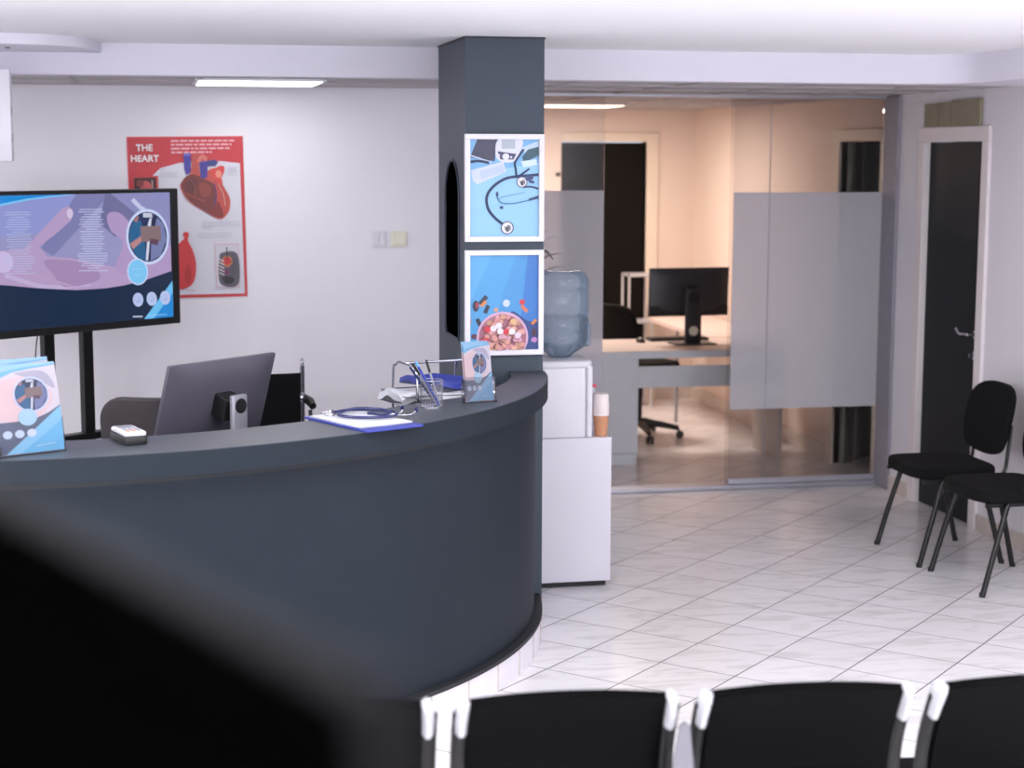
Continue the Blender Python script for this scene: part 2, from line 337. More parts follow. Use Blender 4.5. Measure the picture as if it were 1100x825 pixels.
# flat printed sheets: coloured shapes on a w x h canvas (local x right, z up, facing -y), later shapes on top
class Print:
    def __init__(s, w, h, mp=None, step=0.00012, bend=None):
        s.w, s.h, s.mp, s.step, s.bend = w, h, mp or (lambda x, y: (x, y)), step, bend; s.fs = []; s.k = 0
    def _clip(s, P):
        for (ax, v, sg) in ((0, 0, 1), (0, s.w, -1), (1, 0, 1), (1, s.h, -1)):
            Q = []
            for i in range(len(P)):
                a, b = P[i - 1], P[i]; ia, ib = sg * (a[ax] - v) >= 0, sg * (b[ax] - v) >= 0
                if ia != ib:
                    t = (v - a[ax]) / (b[ax] - a[ax]); Q.append((a[0] + t * (b[0] - a[0]), a[1] + t * (b[1] - a[1])))
                if ib: Q.append(b)
            P = Q
            if len(P) < 3: return []
        return P
    def raw(s, P, c):
        P = s._clip(P)
        if len(P) >= 3: s.fs.append((P, s.k * s.step, c))
    def poly(s, pts, c, sm=False):
        if sm: pts = [(v.x, v.y) for v in spline([(p[0], p[1], 0) for p in pts], 6, True)]
        s.k += 1; s.raw([s.mp(*p) for p in pts], c)
    def full(s, c): s.k += 1; s.raw([(0, 0), (s.w, 0), (s.w, s.h), (0, s.h)], c)
    def ell(s, cx, cy, rx, ry, c, rot=0, n=28):
        ca, sa = math.cos(rot), math.sin(rot)
        s.poly([(cx + rx * math.cos(t) * ca - ry * math.sin(t) * sa, cy + rx * math.cos(t) * sa + ry * math.sin(t) * ca) for t in [2 * PI * k / n for k in range(n)]], c)
    def rect(s, x0, y0, x1, y1, c): s.poly([(x0, y0), (x1, y0), (x1, y1), (x0, y1)], c)
    def stroke(s, pts, wd, c, sm=True):
        if sm and len(pts) > 2: pts = [(v.x, v.y) for v in spline([(p[0], p[1], 0) for p in pts], 5)]
        s.k += 1
        for a, b in zip(pts, pts[1:]):
            dx, dy = b[0] - a[0], b[1] - a[1]; l = math.hypot(dx, dy) or 1; nx, ny = -dy / l * wd / 2, dx / l * wd / 2
            ex, ey = dx / l * wd * .15, dy / l * wd * .15
            s.raw([s.mp(*p) for p in ((a[0] + nx - ex, a[1] + ny - ey), (b[0] + nx + ex, b[1] + ny + ey), (b[0] - nx + ex, b[1] - ny + ey), (a[0] - nx - ex, a[1] - ny - ey))], c)
    def text(s, txt, x, y, size, c, bold=0.0, align='LEFT'):     # x, y, size in canvas metres
        cu = bpy.data.curves.new('txt', 'FONT'); cu.body = txt; cu.size = size; cu.offset = bold; cu.align_x = align
        o = bpy.data.objects.new('txt', cu); COL.objects.link(o)
        me = bpy.data.meshes.new_from_object(o.evaluated_get(bpy.context.evaluated_depsgraph_get())); s.k += 1
        for p in me.polygons:
            s.fs.append(([(me.vertices[v].co.x + x, me.vertices[v].co.y + y) for v in p.vertices], s.k * s.step, c))
        bpy.data.objects.remove(o); bpy.data.curves.remove(cu); bpy.data.meshes.remove(me)
    def build(s, name, m, parent=None, mtx=None, back=0.001):
        bm = bmesh.new(); cl = bm.loops.layers.float_color.new('Col')
        def pos(x, y, d):
            if s.bend: return s.bend(x, y, d)
            return (x, -d, y)
        fs = []
        for P, d, c in s.fs:
            Q = []
            for p in P:
                if not Q or (abs(p[0] - Q[-1][0]) + abs(p[1] - Q[-1][1])) > 1e-6: Q.append(p)
            if len(Q) < 3: continue
            try: f = bm.faces.new([bm.verts.new(pos(p[0], p[1], d)) for p in Q])
            except ValueError: continue
            for l in f.loops: l[cl] = c
            fs.append(f)
        if s.bend:
            n = 10      # curved backing sheet
            for i in range(n):
                y0, y1 = s.h * i / n, s.h * (i + 1) / n
                f = bm.faces.new([bm.verts.new(pos(*q, -back)) for q in ((0, y0), (0, y1), (s.w, y1), (s.w, y0))])
                for l in f.loops: l[cl] = rgb(235, 235, 240)
        else:
            b2 = bmesh.new(); bmesh.ops.create_cube(b2, size=1); bmesh.ops.transform(b2, matrix=TR(s.w / 2, back / 2, s.h / 2) @ Matrix.Diagonal((s.w, back, s.h, 1)), verts=b2.verts)
            vm = {v: bm.verts.new(v.co) for v in b2.verts}
            for f in b2.faces:
                g = bm.faces.new([vm[v] for v in f.verts])
                for l in g.loops: l[cl] = rgb(235, 235, 240)
            b2.free()
        me = bpy.data.meshes.new(name); bm.to_mesh(me); bm.free(); me.materials.append(m)
        o = bpy.data.objects.new(name, me); COL.objects.link(o)
        if parent: o.parent = parent
        if mtx is not None: o.matrix_local = mtx
        return o

# ------------------------------------------------------------------ room shell
H1, H2 = 2.50, 2.365         # waiting-room ceiling, suspended ceiling beyond the beam
XR = 4.31; XL = -3.6; YB = -3.1
b = MB(); b.box(XL - .2, XR + 2.6, YB - .2, 13.8, -0.12, 0.0); struct(b.build('floor', M_FLOOR), 'white marbled tiles laid on the diagonal')
b = MB(); b.box(XL - .2, XR + .2, YB - .2, 8.25, H1, H1 + .12); struct(b.build('ceiling', M_CEIL), 'white ceiling above the waiting area')
b = MB(); b.box(XL - .2, XR + 2.6, 8.0, 13.8, H2, H2 + .1); struct(b.build('ceiling_suspended', M_CTILE), 'lower suspended tile ceiling behind the beam')
# T-bar grid of the suspended ceiling
b = MB()
x = -3.39
while x < XR:
    b.box(x - .012, x + .012, 8.1, 13.6, H2 - .006, H2 + .003); x += 0.6
y = 8.58
while y < 13.6:
    b.box(XL, XR, y - .012, y + .012, H2 - .007, H2 + .003); y += 0.6
struct(b.build('trim_ceiling_grid', M_CTILE))
# beam / soffit with the rounded bulge on the left and the return along the right wall
P = [(XL, 7.955), (1.27, 7.955), (3.40, 7.955)] + [(v.x, v.y) for v in spline([(3.50, 7.955, 0), (3.62, 7.95, 0), (3.74, 7.91, 0), (3.81, 7.84, 0), (3.845, 7.74, 0), (3.85, 7.60, 0)], 4)] + [(3.85, YB), (XR + .1, YB), (XR + .1, 8.1), (XL, 8.1)]
b = MB(); b.prism(P, H2 - .005, H1 + .02); struct(b.build('trim_beam', M_SOFF, smooth=True), 'lilac white ceiling beam')
P = [(XL, 7.38), (-1.4, 7.38)] + [(v.x, v.y) for v in spline([(-.75, 7.385, 0), (-.58, 7.395, 0), (-.46, 7.425, 0), (-.36, 7.50, 0), (-.29, 7.61, 0), (-.25, 7.75, 0), (-.225, 7.96, 0)], 5)] + [(XL, 7.96)]
b = MB(); b.prism(P, H1 - .045, H1 + .01, r=.006); struct(b.build('trim_bulge', M_SOFF, smooth=True), 'shallow rounded ceiling step at the upper left')
# walls
def wallbox(name, m, *a, label=None):
    b = MB(); b.box(*a); return struct(b.build(name, m), label)
wallbox('wall_back', M_WALL, XL, 1.9, 9.2, 9.35, 0, H2, label='pale wall behind the reception')
wallbox('wall_office_left', M_WARMWALL, 1.92, 2.02, 9.86, 13.6, 0, H2)
wallbox('wall_partition_return', M_WALL, 1.9, 2.02, 9.2, 9.86, 0, H2)
wallbox('wall_left', M_WALL, XL - .15, XL, YB, 9.35, 0, H1)
# office back wall with a door opening
b = MB(); b.box(1.92, 3.19, 13.6, 13.75, 0, H2); b.box(3.90, XR + .1, 13.6, 13.75, 0, H2); b.box(3.19, 3.90, 13.6, 13.75, 2.106, H2)
struct(b.build('wall_office_back', M_WARMWALL), 'warm lit back wall of the office')
# right wall with two openings (waiting-room door and office doorway)
b = MB()
b.box(XR, XR + .15, YB, 8.535, 0, H1); b.box(XR, XR + .15, 8.535, 9.24, 2.09, H1); b.box(XR, XR + .15, 9.24, 9.80, 0, H1)
struct(b.build('wall_right', M_WALL), 'pale wall on the right behind the visitor chairs')
b = MB()
b.box(XR, XR + .15, 9.80, 9.86, 0, H1); b.box(XR, XR + .15, 9.86, 10.50, 2.096, H2); b.box(XR, XR + .15, 10.50, 13.75, 0, H2)
struct(b.build('wall_office_right', M_WARMWALL), 'right wall of the office')
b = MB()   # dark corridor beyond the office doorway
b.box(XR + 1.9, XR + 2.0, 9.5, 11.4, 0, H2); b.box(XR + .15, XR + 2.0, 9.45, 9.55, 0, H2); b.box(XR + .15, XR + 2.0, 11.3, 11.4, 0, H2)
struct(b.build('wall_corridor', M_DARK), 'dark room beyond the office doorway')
# rear wall with window opening
b = MB(); b.box(XL, XR, YB - .15, YB, 0, .6); b.box(XL, XR, YB - .15, YB, 2.3, H1); b.box(XL, -2.9, YB - .15, YB, .6, 2.3); b.box(3.7, XR, YB - .15, YB, .6, 2.3)
struct(b.build('wall_rear', M_WALL))
wr = MB()
for x in (-2.9, -0.7, 1.5, 3.66): wr.box(x, x + .05, YB - .1, YB - .04, .6, 2.3)
wr.box(-2.9, 3.7, YB - .1, YB - .04, .6, .65); wr.box(-2.9, 3.7, YB - .1, YB - .04, 2.25, 2.3)
struct(wr.build('window_1', M_WHITEMET))
# baseboards
def baseboard(name, x0, x1, y0, y1, m=M_BASE, h=.09):
    b = MB(); b.box(x0, x1, y0, y1, 0, h, r=.003)
    L = max(x1 - x0, y1 - y0); n = int(L / .3305)
    for i in range(n + 1):        # joints
        if x1 - x0 > y1 - y0: b.box(x0 + i * .3305, x0 + i * .3305 + .003, y0 - .0006, y0 + .002, 0, h, mi=1)
        else: b.box(x0 - .0006, x0 + .002, y0 + i * .3305, y0 + i * .3305 + .003, 0, h, mi=1)
    return struct(b.build(name, [m, M_TRIMSHADE if False else M_BEIGE]))
baseboard('baseboard_right', XR - .012, XR, YB, 8.46)
baseboard('baseboard_right_corner', XR - .012, XR, 9.31, 9.60)
baseboard('baseboard_office_right', XR - .012, XR, 10.58, 13.6, h=.11)
baseboard('baseboard_office_back', 4.0, XR, 13.588, 13.6, h=.11)
baseboard('baseboard_back', XL, 1.92, 9.188, 9.2)
# waiting-room door in the right wall
d = thing('door_2', 'charcoal door with chrome lever in the right wall behind the visitor chairs', 'door', (XR, 8.8875, 0)); d['kind'] = 'structure'
b = MB(); b.box(.02, .06, -.35, .35, .003, 2.085, r=.002); b.build('door_leaf', M_DDOOR, d)
b = MB(); b.box(-.018, .10, -.43, -.352, 0, 2.0875, r=.004); b.box(-.018, .10, .352, .43, 0, 2.0875, r=.004); b.box(-.02, -.0005, -.43, .43, 2.088, 2.17, r=.004)
b.build('door_frame', M_WHITECASE, d)
b = MB(); b.lathe([(0, 0), (.022, 0), (.022, .008), (.012, .012), (.010, .05), (0, .05)], 20, TR(.02, -.29, 1.05) @ RY(-PI / 2))
b.tube(spline([(-.025, -.29, 1.05), (-.03, -.25, 1.05), (-.028, -.20, 1.048), (-.026, -.17, 1.06), (-.025, -.15, 1.072)], 5), [.009] * 21, 8)
b.build('door_handle', M_CHROME, d, smooth=True)
b = MB(); b.lathe([(0, 0), (.019, 0), (.019, .007), (.0, .008)], 20, TR(.02, -.29, .935) @ RY(-PI / 2) @ Matrix.Diagonal((1.35, 1, 1, 1)))
b.box(-.016, .012, -.292, -.288, .925, .947); b.build('keyhole_plate', M_CHROME, d, smooth=True)
v = thing('vent_cover', 'olive board covering a transom vent above the charcoal door', 'vent cover', (XR - .001, 8.896, 2.172))
for k in range(4):
    y0 = .34 - k * .17; b = MB()
    zt = [.128, .132, .142, .143][k]
    b.prism([(-.018 - .004 * (k % 2), y0 - .162), (-.004, y0 - .162), (-.004, y0), (-.024 + .004 * (k % 2), y0)], 0, zt, mtx=None)
    b.build('panel', M_OLIVE, v)
# office back door
d = thing('door_3', 'dark brown door with cream casing in the office back wall', 'door', (3.545, 13.6, 0)); d['kind'] = 'structure'
b = MB(); b.box(-.352, .352, .03, .07, .003, 2.10, r=.002); b.build('door_leaf', M_BDOOR, d)
b = MB(); b.box(.355, .455, -.018, .12, 0, 2.178, r=.004); b.box(-.355, .455, -.02, .12, 2.106, 2.178, r=.004); b.build('door_frame', M_CASING, d)
b = MB(); b.box(-.40, -.365, -.02, 0, 1.83, 1.86, r=.004); b.build('door_stop', M_BLACKM, d)
# office doorway on the right wall with half open frosted leaf
d = thing('door_4', 'cream framed doorway to a dark room seen through the right glass panes', 'door', (XR, 10.18, 0)); d['kind'] = 'structure'
b = MB(); b.box(-.018, .15, -.38, -.32, 0, 2.17, r=.004); b.box(-.018, .15, .32, .41, 0, 2.17, r=.004); b.box(-.02, .15, -.38, .41, 2.096, 2.17, r=.004); b.build('door_frame', M_CASING, d)
b = MB(); b.box(0, .70, -.018, .018, .003, 2.085, r=.003, mtx=TR(.05, .30, 0) @ RZ(.72)); 
b.build('door_leaf', mat('grey_green_leaf_paint', rgb(120, 124, 116), .5), d)

# ------------------------------------------------------------------ column with two framed pictures
colm = thing('column', 'tall slate grey clad column standing at the right end of the counter', 'column', (1.4305, 7.48, 0))
cx, cy = 1.4305, 7.48; hw, hd = .1675, .35
b = bmesh.new()
# outer shell built by panels; left face carries a stadium slot
slot = []
sy0, sy1, sz0, sz1 = 7.285 - cy, 7.625 - cy, 1.225, 1.985
yc, rr = (sy0 + sy1) / 2, (sy1 - sy0) / 2
for k in range(17): a = PI * k / 16; slot.append((yc + rr * math.cos(a), sz1 - rr + rr * math.sin(a)))
slot += [(yc - rr, sz0 + .03), (yc - rr + .02, sz0), (yc + rr - .02, sz0), (yc + rr, sz0 + .03)]
outer = [(-hd, 0.0), (hd, 0.0), (hd, H1), (-hd, H1)]
vo = [b.verts.new((-hw, p[0], p[1])) for p in outer]; vi = [b.verts.new((-hw, p[0], p[1])) for p in slot]
es = [b.edges.new((vo[i], vo[(i + 1) % 4])) for i in range(4)] + [b.edges.new((vi[i], vi[(i + 1) % len(vi)])) for i in range(len(vi))]
bmesh.ops.triangle_fill(b, edges=es, use_beauty=True)
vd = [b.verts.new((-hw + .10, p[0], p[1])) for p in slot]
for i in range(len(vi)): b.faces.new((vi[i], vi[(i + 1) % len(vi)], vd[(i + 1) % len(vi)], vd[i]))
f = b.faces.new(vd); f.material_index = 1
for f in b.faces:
    if any(v in vd for v in f.verts): f.material_index = 1  # recess coloured black for the shade inside the slot
vr = [b.verts.new((hw, p[0], p[1])) for p in outer]
b.faces.new(vr); b.faces.new((vo[0], vo[3], vr[3], vr[0])); b.faces.new((vo[1], vr[1], vr[2], vo[2])); b.faces.new((vo[3], vo[2], vr[2], vr[3])); b.faces.new((vo[0], vr[0], vr[1], vo[1]))
bmesh.ops.recalc_face_normals(b, faces=b.faces[:])
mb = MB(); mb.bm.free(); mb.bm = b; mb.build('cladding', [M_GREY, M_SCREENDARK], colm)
mb = MB()
for k in (0, 1):
    A = [(-hw - .003, yc + (p[0] - yc) * (1.0 + .05 * k), (sz0 + sz1) / 2 + (p[1] - (sz0 + sz1) / 2) * (1.0 + .02 * k)) for p in slot]
mb.tube(A, .004, 6, closed=True); mb.build('slot_trim', M_GREY, colm, smooth=True)
mb = MB(); mb.box(-hw - .004, hw + .004, -hd - .004, hd, H1 - .008, H1 - .001); mb.build('cap_trim', M_TRIMSHADE, colm)

def picture(name, label, x0, z0, w, h, paint):
    t = thing(name, label, 'framed picture', (x0 + w / 2, 7.13, z0), 0, 'framed pictures on the column')
    fw, dp = .022, .026; mb = MB()
    mb.box(-w / 2, w / 2, -dp, 0, 0, fw, r=.002); mb.box(-w / 2, w / 2, -dp, 0, h - fw, h, r=.002)
    mb.box(-w / 2, -w / 2 + fw, -dp, 0, fw, h - fw, r=.002); mb.box(w / 2 - fw, w / 2, -dp, 0, fw, h - fw, r=.002)
    mb.build('frame', M_WPLAS, t)
    p = paint(w - 2 * fw, h - 2 * fw); p.build('print', M_GLOSSPRINT, t, TR(-w / 2 + fw, -.008, fw), back=.004)
    return t
def pic1(w, h):
    p = Print(w, h, lambda X, Y: ((X - 98) / 477 * w, (748 - Y) / 656 * h))
    p.full(rgb(150, 205, 242)); p.poly([(98, 560), (575, 470), (575, 748), (98, 748)], rgb(146, 202, 240)); p.poly([(98, 92), (575, 92), (575, 250), (98, 330)], rgb(120, 182, 232))
    p.poly([(150, 92), (290, 92), (270, 240), (100, 215)], rgb(42, 42, 78)); p.stroke([(98, 200), (180, 225), (245, 248)], 10, rgb(200, 215, 240)); p.stroke([(98, 245), (160, 238), (230, 250)], 18, rgb(38, 52, 108))
    p.poly([(105, 300), (330, 240), (350, 310), (150, 395), (120, 370)], rgb(206, 216, 240)); p.poly([(165, 305), (325, 262), (338, 310), (180, 362)], rgb(188, 204, 236))
    p.poly([(300, 92), (460, 92), (440, 190), (400, 240), (340, 248), (290, 225), (275, 180)], rgb(222, 224, 238), True); p.rect(318, 92, 412, 155, rgb(176, 186, 200)); p.poly([(290, 172), (420, 190), (400, 228), (310, 228)], rgb(60, 60, 100)); p.ell(347, 208, 24, 22, rgb(225, 225, 240)); p.ell(300, 200, 8, 8, rgb(210, 210, 235)); p.ell(384, 212, 8, 8, rgb(210, 210, 235))
    p.poly([(450, 150), (575, 100), (575, 180), (500, 210)], rgb(190, 215, 235)); p.poly([(500, 160), (575, 140), (575, 200), (470, 250), (460, 210)], rgb(30, 80, 100)); p.poly([(450, 240), (560, 225), (565, 262), (470, 280)], rgb(210, 232, 245))
    nv = rgb(34, 58, 112)
    p.stroke([(575, 330), (460, 340), (350, 355), (260, 410), (215, 480), (225, 560), (270, 620), (330, 668)], 19, nv)
    p.stroke([(510, 290), (460, 325), (425, 340), (415, 290), (410, 250), (440, 200), (470, 160)], 14, nv); p.stroke([(575, 425), (520, 412), (470, 415)], 12, nv)
    p.stroke([(575, 490), (500, 505), (400, 525), (320, 522), (290, 490), (285, 455)], 9, rgb(70, 130, 180)); p.stroke([(575, 480), (510, 500)], 18, nv); p.stroke([(480, 450), (400, 465), (310, 485), (300, 510)], 6, rgb(110, 165, 205)); p.ell(287, 462, 9, 18, nv); p.ell(317, 552, 13, 11, nv)
    for (x, y, r) in ((459, 380, 38), (357, 690, 45)):
        p.ell(x, y, r, r, rgb(70, 72, 110)); p.ell(x, y, r * .84, r * .84, rgb(225, 225, 235)); p.ell(x + 4, y + 2, r * .5, r * .5, rgb(120, 118, 130)); p.stroke([(x - r * .4, y - r * .3), (x, y), (x, y + r * .6)], 9, rgb(46, 42, 56)); p.ell(x - r * .2, y - r * .35, r * .2, r * .2, rgb(240, 240, 245))
    p.ell(510, 355, 30, 14, nv, -.2); p.ell(525, 378, 22, 10, nv, .2)
    return p
def pic2(w, h):
    p = Print(w, h, lambda X, Y: ((X - 98) / 474 * w, (735 - Y) / 643 * h))
    p.full(rgb(66, 150, 214)); p.poly([(98, 92), (420, 92), (200, 735), (98, 735)], rgb(74, 162, 222)); p.poly([(98, 92), (250, 92), (98, 420)], rgb(86, 172, 228)); p.poly([(500, 92), (572, 92), (572, 735), (430, 735)], rgb(44, 120, 200))
    dk = rgb(30, 34, 66)
    p.poly([(380, 480), (500, 540), (572, 560), (572, 720), (500, 735), (400, 735)], rgb(30, 62, 130), True)
    p.stroke([(170, 420), (212, 372)], 30, dk, False); p.ell(140, 435, 22, 38, dk); p.ell(150, 430, 12, 20, rgb(170, 40, 60)); p.stroke([(178, 435), (208, 405)], 22, rgb(226, 140, 70), False)
    p.stroke([(205, 480), (225, 435)], 28, dk, False); p.stroke([(150, 525), (170, 565)], 28, dk, False); p.ell(100, 540, 8, 28, rgb(190, 100, 60)); p.ell(128, 642, 20, 18, rgb(90, 34, 60)); p.ell(352, 418, 25, 25, rgb(206, 222, 245)); p.ell(280, 462, 16, 14, rgb(214, 160, 130))
    p.ell(462, 412, 20, 19, rgb(208, 50, 60)); p.stroke([(460, 440), (495, 475)], 24, rgb(210, 120, 90), False); p.stroke([(532, 560), (560, 535)], 20, rgb(220, 130, 70), False); p.ell(548, 670, 22, 18, rgb(190, 130, 190)); p.ell(545, 620, 18, 26, rgb(60, 30, 60))
    p.ell(325, 650, 180, 176, rgb(216, 176, 206)); p.ell(325, 652, 166, 160, rgb(176, 110, 130))
    rnd = random.Random(3)
    cols = [rgb(226, 160, 148), rgb(236, 178, 160), rgb(218, 148, 150), rgb(232, 168, 168), rgb(214, 160, 130), rgb(228, 170, 190)]
    for k in range(95):
        a = rnd.random() * 2 * PI; r = math.sqrt(rnd.random()) * 146
        X, Y = 325 + r * math.cos(a), 652 + r * math.sin(a)
        p.ell(X, Y + 3, 21, 18, rgb(150, 84, 96), n=12); p.ell(X, Y, 20, 17, rnd.choice(cols), n=12)
    for (X, Y, c) in ((214, 590, rgb(214, 40, 60)), (342, 608, rgb(214, 40, 60)), (200, 665, rgb(210, 70, 80)), (292, 566, rgb(235, 228, 240)), (302, 604, rgb(238, 232, 244)), (384, 608, rgb(238, 232, 244)), (255, 585, rgb(236, 226, 238)), (425, 632, rgb(232, 210, 226)), (392, 540, rgb(226, 180, 130))):
        p.ell(X, Y, 23, 21, c, n=16)
    return p
picture('framed_picture', 'white framed print of stethoscopes on light blue, upper on the column', 1.257, 1.652, .338, .448, pic1)
picture('framed_picture', 'white framed print of a bowl of pills on blue, lower on the column', 1.257, 1.172, .338, .445, pic2)

# ------------------------------------------------------------------ reception counter
EX, EY, EA, EB = -0.5, 7.3, 2.11, 1.98
def arc(inset, a0, a1, n, a=EA, bb=EB):
    return [(EX + (a - inset) * math.cos(math.radians(a0 + (a1 - a0) * k / n)), EY + (bb - inset) * math.sin(math.radians(a0 + (a1 - a0) * k / n))) for k in range(n + 1)]
A1 = math.degrees(math.asin((7.128 - EY) / EB))        # right end meets the column face
ct = thing('reception_counter', 'long curved slate grey reception counter with a white tiled plinth', 'reception counter', (0, 0, 0))
inner = [(1.45, 7.128), (1.43, 6.98), (1.37, 6.80), (1.28, 6.62), (1.16, 6.44)] + [p for p in arc(.33, -41, -178, 60)]
outer_ = arc(0, A1, -178, 90)
b = MB(); b.prism(outer_ + inner[::-1], 1.022, 1.10, r=.004); ctp = b.build('countertop', M_CTOP, ct)
b = MB(); o_ = arc(-.002, A1, -178, 90); i_ = arc(.0005, A1, -178, 90); b.prism(o_ + i_[::-1], 1.021, 1.098); b.build('edge_shade_band', M_COUNTER, ctp, smooth=True)  # edge coloured darker than the top to stand for its shade
def band(inset, th, z0, z1, a1=A1, n=90, r=0):
    o = arc(inset, a1, -178, n); i = arc(inset + th, a1, -178, n); mb = MB(); mb.prism(o + i[::-1], z0, z1, r=r); return mb
A2 = math.degrees(math.asin((7.128 - EY) / (EB - .04)))
band(.05, .03, .122, 1.0).build('front_panel', M_COUNTER, ct, smooth=True)
band(.047, .03, .9985, 1.0215).build('overhang_shadow', M_TRIMSHADE, ct, smooth=True)  # dark strip painted in as the shadow under the overhang
band(.016, .05, .108, .124).build('bottom_lip', M_TRIMSHADE, ct, smooth=True)
b = MB(); o = arc(.022, A1, -178, 90); i = arc(.07, A1, -178, 90); b.prism(o + i[::-1], 0, .108)
for ang in [A1 - 4 - 6.4 * k for k in range(25)]:
    a = math.radians(ang); q = (EX + (EA - .022) * math.cos(a), EY + (EB - .022) * math.sin(a))
    b.box(-.0012, .0012, -.0015, .003, 0, .108, mtx=TR(q[0], q[1], 0) @ RZ(a + PI / 2 + PI), mi=1)
b.build('plinth', [M_PLINTH, M_BEIGE], ct)
b = MB(); b.prism(arc(.40, -8, -175, 60) + arc(1.15, -8, -175, 60)[::-1], .715, .745); b.build('work_surface', M_GREY, ct)
for ang in (-15, -60, -110, -160):
    a = math.radians(ang); mb = MB(); mb.box(-.36, .36, -.012, .012, 0, .715, mtx=TR(EX + (EA - .78) * math.cos(a), EY + (EB - .78) * math.sin(a), 0) @ RZ(a)); mb.build('support_panel', M_GREY, ct)

# ------------------------------------------------------------------ wall poster, switches, TV
po = thing('heart_poster', 'red and white anatomy poster titled THE HEART on the back wall', 'poster', (-.138, 9.196, 1.256), 0)
PW, PH = .595, .841
p = Print(PW, PH, lambda X, Y: ((X - 38) / 545 * PW, (779 - Y) / 749 * PH))
RED = rgb(206, 52, 62); p.full(RED)
p.poly([(52, 779 - 16), (52, 300), (60, 290), (120, 240), (190, 175), (280, 152), (380, 145), (480, 146), (565, 156), (570, 765)], rgb(226, 224, 236))
p.stroke([(38, 31), (583, 31)], 5, rgb(240, 120, 130), False); p.stroke([(40, 32), (40, 778)], 4, rgb(238, 110, 120), False)
WH = rgb(250, 245, 248)
for k, (xa, xb) in enumerate(((243, 545), (243, 528), (243, 524), (243, 434))):
    Y = 52 + k * 17.5; x = xa; rnd = random.Random(k)
    while x < xb:
        l = rnd.uniform(12, 42); p.rect(x, Y - 5, min(x + l, xb), Y + 3, rgb(244, 180, 188)); x += l + 6
# boxed thumbnail at left, heart, vessels
p.rect(58, 210, 178, 275, rgb(206, 60, 66)); p.rect(66, 218, 168, 275, rgb(64, 34, 40)); p.ell(120, 262, 26, 30, rgb(206, 90, 90)); p.ell(92, 245, 18, 18, rgb(130, 60, 60)); p.stroke([(150, 230), (150, 275)], 7, rgb(190, 150, 150))
p.poly([(280, 250), (320, 215), (350, 120), (372, 112), (372, 200), (430, 180), (470, 175), (486, 200), (470, 240), (500, 290), (514, 330), (505, 380), (470, 414), (430, 402), (380, 372), (330, 340), (296, 300)], rgb(206, 84, 74), True)
p.poly([(284, 252), (310, 214), (350, 206), (390, 225), (436, 250), (452, 300), (440, 360), (420, 392), (380, 370), (330, 335), (300, 300)], rgb(126, 52, 50), True)
p.poly([(300, 250), (330, 225), (360, 235), (340, 290), (310, 280)], rgb(104, 46, 48), True); p.poly([(370, 250), (415, 255), (420, 300), (380, 310)], rgb(148, 66, 58), True); p.poly([(440, 230), (470, 240), (505, 310), (500, 370), (470, 395), (455, 320)], rgb(196, 74, 66), True)
p.poly([(455, 330), (480, 390), (468, 408), (430, 400), (410, 380), (440, 360)], rgb(140, 48, 46), True)
p.poly([(300, 112), (334, 112), (332, 195), (312, 210), (302, 180)], rgb(66, 58, 160)); p.ell(318, 114, 17, 7, rgb(110, 104, 196))
p.poly([(336, 118), (372, 115), (374, 200), (336, 205)], rgb(190, 76, 70)); p.poly([(362, 150), (372, 122), (392, 112), (410, 124), (412, 150), (398, 150), (390, 132), (378, 152)], rgb(222, 120, 108))
p.poly([(374, 148), (410, 144), (440, 138), (462, 150), (448, 168), (412, 168), (408, 222), (378, 226)], rgb(66, 56, 150)); p.ell(436, 152, 24, 13, rgb(54, 62, 126))
p.poly([(420, 186), (450, 178), (470, 166), (490, 172), (488, 200), (474, 215), (480, 250), (450, 240)], rgb(222, 74, 66), True); p.ell(462, 205, 14, 18, rgb(240, 150, 130))
p.stroke([(440, 250), (448, 300), (438, 350)], 5, rgb(90, 60, 130)); p.stroke([(460, 250), (482, 300), (490, 350)], 3, rgb(236, 190, 180)); p.stroke([(300, 290), (340, 310), (390, 330)], 4, rgb(190, 90, 80)); p.stroke([(330, 230), (350, 260), (345, 310)], 3, rgb(160, 90, 86))
p.poly([(240, 560), (270, 520), (290, 500), (284, 480), (300, 470), (314, 482), (308, 510), (330, 560), (342, 620), (334, 690), (306, 726), (250, 726)], rgb(214, 54, 58), True); p.poly([(300, 620), (318, 640), (316, 690), (296, 716), (286, 680)], rgb(188, 40, 48), True)
p.rect(434, 530, 548, 734, rgb(224, 180, 190)); p.rect(438, 534, 545, 731, rgb(216, 212, 224)); 
p.poly([(470, 570), (540, 580), (540, 720), (455, 716), (452, 600)], rgb(92, 84, 98), True); p.ell(490, 612, 26, 26, rgb(196, 120, 70)); p.ell(490, 610, 17, 18, rgb(206, 40, 50)); p.stroke([(490, 545), (490, 600)], 5, rgb(40, 36, 50), False)
for k in range(5): p.stroke([(452, 600 + k * 16), (475, 612 + k * 16)], 5, rgb(226, 210, 220), False); p.stroke([(505, 615 + k * 16), (530, 600 + k * 16)], 4, rgb(60, 50, 66), False)
p.ell(488, 662, 10, 14, rgb(120, 40, 90)); p.poly([(470, 680), (520, 690), (510, 716), (474, 712)], rgb(40, 36, 46), True)
for (x0, y0, x1, n) in ((188, 180, 216, 2), (188, 196, 270, 3), (505, 172, 556, 5), (376, 426, 560, 3), (376, 446, 430, 2), (352, 478, 520, 3), (290, 742, 330, 1)):
    for k in range(n): p.rect(x0, y0 + k * 9, x1 - (k % 2) * 9, y0 + k * 9 + 2.4, rgb(186, 184, 200) if y0 < 700 else rgb(220, 120, 130))
def ptxt(s_, t, X, Y, hpx): x, y = s_.mp(X, Y); s_.text(t, x, y, hpx / 749 * PH / 0.70, WH, bold=.0012)
ptxt(p, 'THE', 80, 95, 29); ptxt(p, 'HEART', 53, 144, 29)
po2 = p.build('sheet', M_PRINT, po, RY(-.012), back=.0015)
